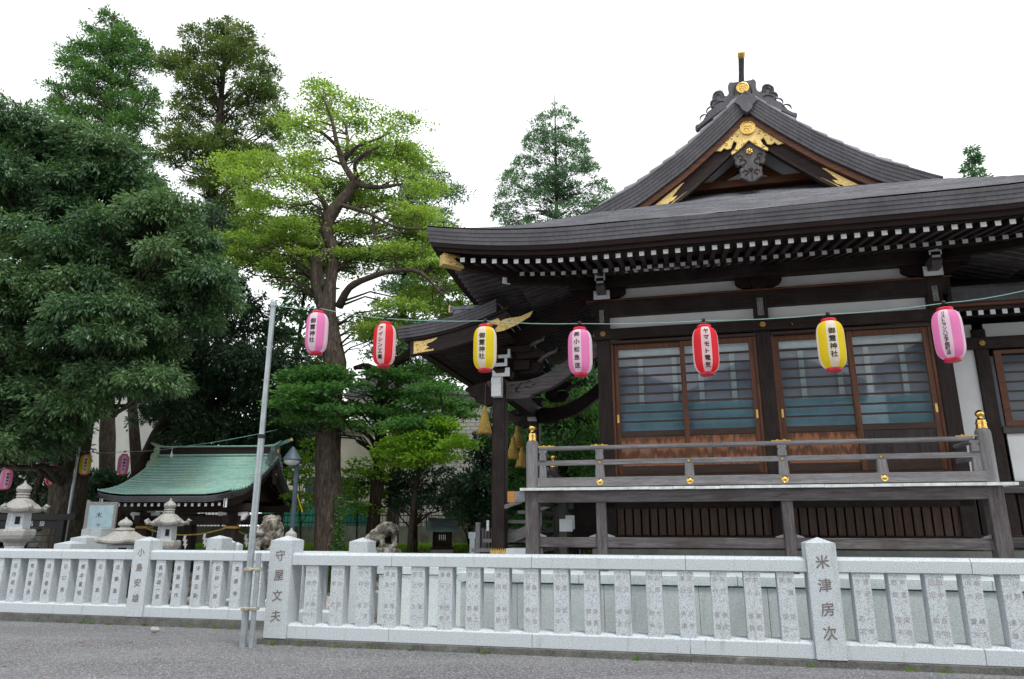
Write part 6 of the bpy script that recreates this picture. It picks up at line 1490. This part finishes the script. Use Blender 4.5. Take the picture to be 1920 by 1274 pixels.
# --- the tall bright zelkova-like maple in the middle
b = ground_at(618, 19, 0)
tr = [P3([(619, 1060, 19, .43), (616, 960, 19, .40), (615, 850, 19, .37), (618, 760, 19, .35), (628, 680, 19, .33), (612, 600, 19, .31), (620, 530, 19, .18), (626, 475, 19, .16), (612, 430, 19, .20), (625, 395, 19, .20), (655, 360, 19, .16), (670, 338, 19, .12)]),
      P3([(610, 600, 19, .21), (592, 535, 18.8, .17), (588, 490, 18.7, .15), (572, 475, 18.6, .13), (556, 480, 18.5, .08)]),
      P3([(612, 470, 19, .18), (596, 500, 18.9, .2), (600, 545, 19, .22)]),
      P3([(668, 345, 19, .15), (645, 310, 19, .13), (632, 270, 18.9, .10), (622, 225, 18.8, .06), (604, 180, 18.7, .025)]),
      P3([(645, 310, 19, .10), (652, 270, 19.2, .08), (648, 235, 19.3, .04)]),
      P3([(632, 275, 19, .08), (605, 250, 18.6, .07), (575, 238, 18.3, .05), (545, 225, 18, .02)]),
      P3([(648, 298, 19, .09), (670, 275, 18.7, .07), (705, 262, 18.4, .05), (735, 248, 18.2, .02)]),
      P3([(668, 345, 19, .13), (690, 350, 18.8, .11), (720, 351, 18.6, .08), (755, 345, 18.4, .04)]),
      P3([(672, 340, 19, .10), (665, 310, 18.6, .08), (680, 290, 18.4, .05), (715, 275, 18.2, .03)]),
      P3([(618, 400, 19, .13), (600, 368, 18.7, .10), (575, 345, 18.4, .07), (540, 330, 18.1, .05), (480, 335, 17.8, .02)]),
      P3([(640, 385, 19, .10), (690, 400, 18.4, .07), (740, 425, 18, .05), (800, 430, 17.8, .03)]),
      P3([(636, 575, 19, .17), (655, 540, 18.6, .14), (690, 522, 18.3, .12), (740, 508, 18, .09), (790, 512, 17.8, .07), (830, 555, 17.6, .03)]),
      P3([(700, 400, 18.4, .06), (702, 440, 18.3, .06), (715, 450, 18.1, .05), (755, 435, 18, .03)])]
tr = [(p, [q * (.93 if k == 0 else .72) for q in rr]) for k, (p, rr) in enumerate(tr)]
flatp = [(604, 178), (590, 200), (625, 215), (560, 225), (600, 240), (650, 240), (545, 218), (690, 232), (735, 250), (700, 275), (660, 280), (745, 290), (780, 300), (720, 320), (560, 305), (600, 300), (500, 300), (455, 298), (520, 320), (470, 330), (560, 340), (610, 345), (690, 350), (760, 340), (800, 345), (730, 375), (500, 375), (545, 385), (590, 400),
         (475, 420), (520, 425), (560, 430), (455, 440), (500, 450), (545, 455), (600, 460), (640, 430), (680, 390), (700, 420), (750, 400), (800, 400), (780, 440), (820, 445), (650, 480), (560, 490), (700, 470), (740, 470), (620, 500), (680, 500), (790, 520), (830, 500), (850, 540), (815, 570), (770, 480), (850, 470), (870, 570), (640, 370), (570, 270), (640, 190), (760, 560), (700, 590), (720, 620), (480, 500), (440, 470), (530, 520)]
rg_ = random.Random(5); pads = [at(u + rg_.uniform(-10, 10), v + rg_.uniform(-8, 8), rg_.uniform(17.6, 20.6) if not 560 < u < 700 else rg_.uniform(19.2, 21)) for u, v in flatp] + [at(u + rg_.uniform(-36, 36), v + rg_.uniform(-20, 20), rg_.uniform(19.2, 21.5)) for u, v in flatp[8:]] + [at(u + rg_.uniform(-60, 60), v + rg_.uniform(-30, 30), rg_.uniform(18, 21.5)) for u, v in flatp[34:]]
tree('maple_tree', 'tall bright yellow green maple with a thick forking trunk in the middle', 'tree', b, tr, pads, pad_leaves(pads, .58, .20, 460, .085, .06, 31, 'flat', .1, 6, .5), 'leaf_bright', 'bark', limb_kw=dict(r0=.035, seed=4))
# --- darker maple below with a forked trunk
poly = [(545, 770), (570, 720), (620, 700), (680, 715), (730, 700), (800, 715), (850, 730), (860, 780), (800, 800), (700, 800), (640, 800), (560, 790)]
b = ground_at(706, 20.5, .3)
tr = [P3([(696, 1030, 20.5, .20), (704, 940, 20.5, .18), (712, 860, 20.5, .17), (716, 780, 20.5, .16), (718, 715, 20.5, .16), (715, 690, 20.5, .15)]), P3([(716, 700, 20.5, .13), (745, 680, 20, .11), (770, 655, 19.6, .07), (780, 620, 19.3, .03)]), P3([(716, 705, 20.5, .13), (690, 688, 20, .11), (665, 690, 19.6, .06)]), P3([(700, 732, 20, .07), (770, 735, 19.4, .04), (860, 740, 19, .02)])]
pads = scatter(poly, 34, 18.0, 20.5, 41) + scatter([(740, 590), (860, 600), (880, 700), (760, 700)], 52, 20, 23, 42) + scatter([(545, 700), (640, 690), (640, 790), (545, 790)], 28, 17.6, 18.6, 43) + scatter([(700, 780), (880, 760), (880, 700), (760, 690)], 38, 21, 23, 44)
tree('maple_tree', 'darker green maple spreading flat layers of leaves low across the middle', 'tree', b, tr, pads, pad_leaves(pads, .56, .26, 480, .11, .07, 32, 'flat', .1, 6, .4), 'leaf_maple', 'bark_dark', limb_kw=dict(r0=.03, seed=5))
# --- small lime green maple by the small shrine
b = ground_at(770, 19, 0)
tr = [P3([(767, 1040, 19, .075), (774, 960, 19, .07), (784, 890, 19, .06), (790, 830, 19, .04)]), P3([(825, 735, 18.6, .02), (832, 780, 18.6, .025), (835, 830, 18.6, .02), (815, 860, 18.6, .01)])]
pads = scatter([(722, 850), (760, 800), (800, 780), (845, 800), (868, 840), (850, 860), (780, 875), (740, 870)], 17, 17.8, 19.4, 51)
tree('small_maple', 'small lime green maple left of the small wayside shrine', 'tree', b, tr, pads, pad_leaves(pads, .40, .42, 520, .085, .055, 33, 'flat', .15, 6, .3), 'leaf_lime', 'bark_dark', limb_kw=dict(r0=.015, seed=6))
pads = scatter([(700, 890), (850, 880), (870, 920), (840, 950), (730, 955), (700, 930)], 24, 21, 22.5, 52)
tree('bush', 'very dark shrub under the small lime green maple', 'bush', ground_at(780, 22, .8), [([ground_at(780, 22, .8), at(780, 930, 22)], [.08, .04])], pads, pad_leaves(pads, .50, .7, 620, .10, .055, 34, 'bush', .25, 6), 'leaf_dark', 'bark_dark')
# --- young bright saplings around the big trunk
for i, (pl_, lab, mt) in enumerate((([(545, 880), (585, 830), (598, 880), (590, 960), (550, 955)], 'bright sapling left of the thick maple trunk', 'leaf_lime'), ([(645, 880), (690, 850), (700, 900), (690, 960), (650, 950)], 'bright sapling right of the thick maple trunk', 'leaf_lime'))):
    pads = scatter(pl_, 22, 20, 21.5, 60 + i); b = ground_at(pl_[0][0] + 25, 21, .4)
    tree('sapling', lab, 'sapling', b, [([b, Vector(pads[0])], [.03, .012])], pads, pad_leaves(pads, .36, .5, 120, .13, .085, 61 + i, 'flat', .2, 4), mt, 'bark_dark', limb_kw=dict(r0=.012, seed=7))
# --- camellia and shrubs left of and behind the portico
pads = scatter([(882, 880), (905, 800), (935, 780), (940, 980), (900, 985), (872, 930)], 24, 20.5, 22.5, 71)
tree('camellia', 'dark glossy camellia left of the portico pillar before the brick house', 'bush', ground_at(900, 21.5, .7), [([ground_at(900, 21.5, .7), at(905, 850, 21.5)], [.09, .05])], pads, pad_leaves(pads, .45, .9, 520, .12, .06, 72, 'bush', .2, 6), 'leaf_dark', 'bark_dark')
pads = scatter([(845, 925), (940, 915), (940, 985), (860, 975)], 24, 22.5, 24.5, 73)
tree('bush', 'grey green shrub right above the small shrine roof', 'bush', ground_at(880, 23.5, 1), [([ground_at(880, 23.5, 1), at(880, 950, 23.5)], [.05, .03])], pads, pad_leaves(pads, .48, .8, 500, .10, .06, 74, 'bush', .2, 6), 'leaf_fir', 'bark_dark')
pads = scatter([(945, 770), (1010, 760), (1130, 740), (1130, 1000), (950, 1000)], 36, 19.5, 22, 75)
tree('evergreen_tree', 'dark evergreen filling the space behind the portico and veranda', 'tree', ground_at(1030, 21, .5), [([ground_at(1030, 21, .5), at(1030, 850, 21)], [.12, .06])], pads, pad_leaves(pads, .62, .7, 700, .12, .06, 76, 'oak', .2, 6), 'leaf_maple', 'bark_dark')
pads = [at(1044, 757, 19), at(1040, 765, 19.1), at(1048, 752, 18.9)]
tree('sapling', 'small yellow green leaf spray seen under the curved portico beams', 'sapling', ground_at(1044, 19, 0), [([ground_at(1044, 19, 0), at(1044, 800, 19), pads[0]], [.03, .02, .01])], pads, pad_leaves(pads, .16, .9, 90, .07, .05, 77, 'flat', .2, 5), 'leaf_bright', 'bark_dark')
# far tree mass glimpsed low behind the houses
for i, (pl_, Y, lab) in enumerate((([(-60, 300), (100, 300), (140, 620), (60, 880), (-60, 880)], 24, 'dark tree mass deep behind the left oak'), ([(150, 520), (300, 520), (320, 640), (270, 680), (160, 680)], 24, 'dark tree behind the oak branches, above the white house'))):
    pads = scatter(pl_, 70, Y, Y + 3, 80 + i); b = ground_at(pl_[0][0] + (60 if i == 0 else 120), Y + 1, 1)
    tree('evergreen_tree', lab, 'tree', b, [([b, Vector(pads[0])], [.25, .1])], pads, pad_leaves(pads, 1.3, .8, 900, .22, .08, 81 + i, 'oak', .3, 6), 'leaf_dark', 'bark_dark')

# --- ivy on the trunk, grass on the bank, litter on the gravel
iv = thing('ivy', 'small-leaved ivy climbing the right side of the thick maple trunk', 'ivy', (-4.35, 18.6, .2)); ORG[iv.name] = Vector((-4.35, 18.6, .2))
rg = np.random.default_rng(90); n = 700; C = np.stack([-4.40 + rg.normal(size=n) * .07, 18.62 + .2 * rg.random(n) - .1, .9 + 1.5 * rg.random(n) ** 1.4], 1)
card_mesh('leaves', C, rg.normal(size=(n, 3)) + np.array([.3, -.6, -.2]), .05 + .03 * rg.random(n), .04 + .02 * rg.random(n), 'leaf_maple', iv)
gr = bpy.data.objects.new('grass_anchor', None)
n = 42000; rg = np.random.default_rng(91)
X = -13 + 15.5 * rg.random(n); Yg = 20.6 + 6.2 * rg.random(n) ** 1.3; keep = np.sin(X * 1.7) * np.cos(Yg * 1.3 + X) + rg.random(n) * 1.3 > .12; X = X[keep]; Yg = Yg[keep]; n = len(X)
Z = np.array([terr(a, b) for a, b in zip(X, Yg)])
class _O: pass
go = card_mesh('grass', np.stack([X, Yg, Z], 1), rg.normal(size=(n, 3)) * np.array([.35, .35, .1]) + np.array([0, 0, 1.0]), .06 + .12 * rg.random(n), .014 + .01 * rg.random(n), 'grass', gr if False else thing('tmp', 'x', 'x'))
tmp = go.parent; go.parent = None; bpy.data.objects.remove(tmp); go['kind'] = 'stuff'; tag(go, 'bright green grass growing on the bank at the back of the precinct')
bpy.data.objects.remove(gr)
# small loose stones, one mesh
rg = np.random.default_rng(92); mb = MB()
for _ in range(420):
    x = rg.uniform(-9, 6); y = rg.uniform(7.2, 14)
    s = x * math.cos(YAW) - y * math.sin(YAW); d = x * math.sin(YAW) + y * math.cos(YAW)
    if d > (9.6 if s > -6 else 11.65): continue
    r = .004 + .010 * rg.random() ** 2
    z = gz_(x, y); o = rg.random() * 6
    mb.add([(x + r * 1.3 * math.cos(o), y + r * 1.3 * math.sin(o), z), (x - r * math.sin(o), y + r * math.cos(o), z), (x - r * 1.1 * math.cos(o), y - r * math.sin(o), z), (x + r * math.sin(o), y - r * math.cos(o), z), (x, y, z + r * .9)], [(0, 1, 4), (1, 2, 4), (2, 3, 4), (3, 0, 4)])
pb = mb.build('pebbles', 'granite_lantern'); tag(pb, 'pale pebbles strewn over the grey gravel', kind='stuff')
mb = MB(); n = 0
M['dry_leaf'] = plain('dry leaf', (.33, .17, .12), .8, .2, var=.4, scale=20)
for _ in range(60):
    x = rg.uniform(-8, 5.5); y = rg.uniform(7.3, 12); s = x * math.cos(YAW) - y * math.sin(YAW); d = x * math.sin(YAW) + y * math.cos(YAW)
    if d > (9.55 if s > -6 else 11.6): continue
    a = rg.random() * 6; L = .025 + .03 * rg.random(); c, s_ = math.cos(a), math.sin(a); z = gz_(x, y) + .004
    mb.add([(x - L * c, y - L * s_, z), (x + .4 * L * s_, y - .4 * L * c, z + .008), (x + L * c, y + L * s_, z + .003), (x - .4 * L * s_, y + .4 * L * c, z + .01)], [(0, 1, 2, 3)])
dl = mb.build('dry_leaves', 'dry_leaf'); tag(dl, 'a few dry brown leaves lying on the gravel', kind='stuff')
p = at(312, 1168, 12.75); st1 = thing('loose_stone', 'single pale stone lying at the foot of the left fence', 'stone', (p.x, 12.35, -.05))
blob([((0, 0, .03), (.07, .05, .045), .2), ((.04, .01, .03), (.05, .04, .035), 0)], 'stone', 'straw' if False else 'granite_lantern', st1, .012, .012, .06)

# weeds along the concrete footings
rg = np.random.default_rng(95); C = []
for _ in range(26):
    s = rg.uniform(-12, 4.2); d = (9.61 if s > -6 else 11.66); p = hw(s, d, 0)
    for _k in range(int(rg.integers(8, 26))): C.append((p.x + rg.normal() * .03, p.y - abs(rg.normal()) * .02, gz_(p.x, p.y)))
C = np.array(C); tp = thing('tmp', 'x', 'x')
wd = card_mesh('weeds', C, rg.normal(size=C.shape) * np.array([.5, .5, .2]) + np.array([0, -.2, .8]), .02 + .05 * rg.random(len(C)), .008 + .01 * rg.random(len(C)), 'grass', tp)
wd.parent = None; bpy.data.objects.remove(tp); tag(wd, 'tiny weeds growing along the foot of the stone fences', kind='stuff')
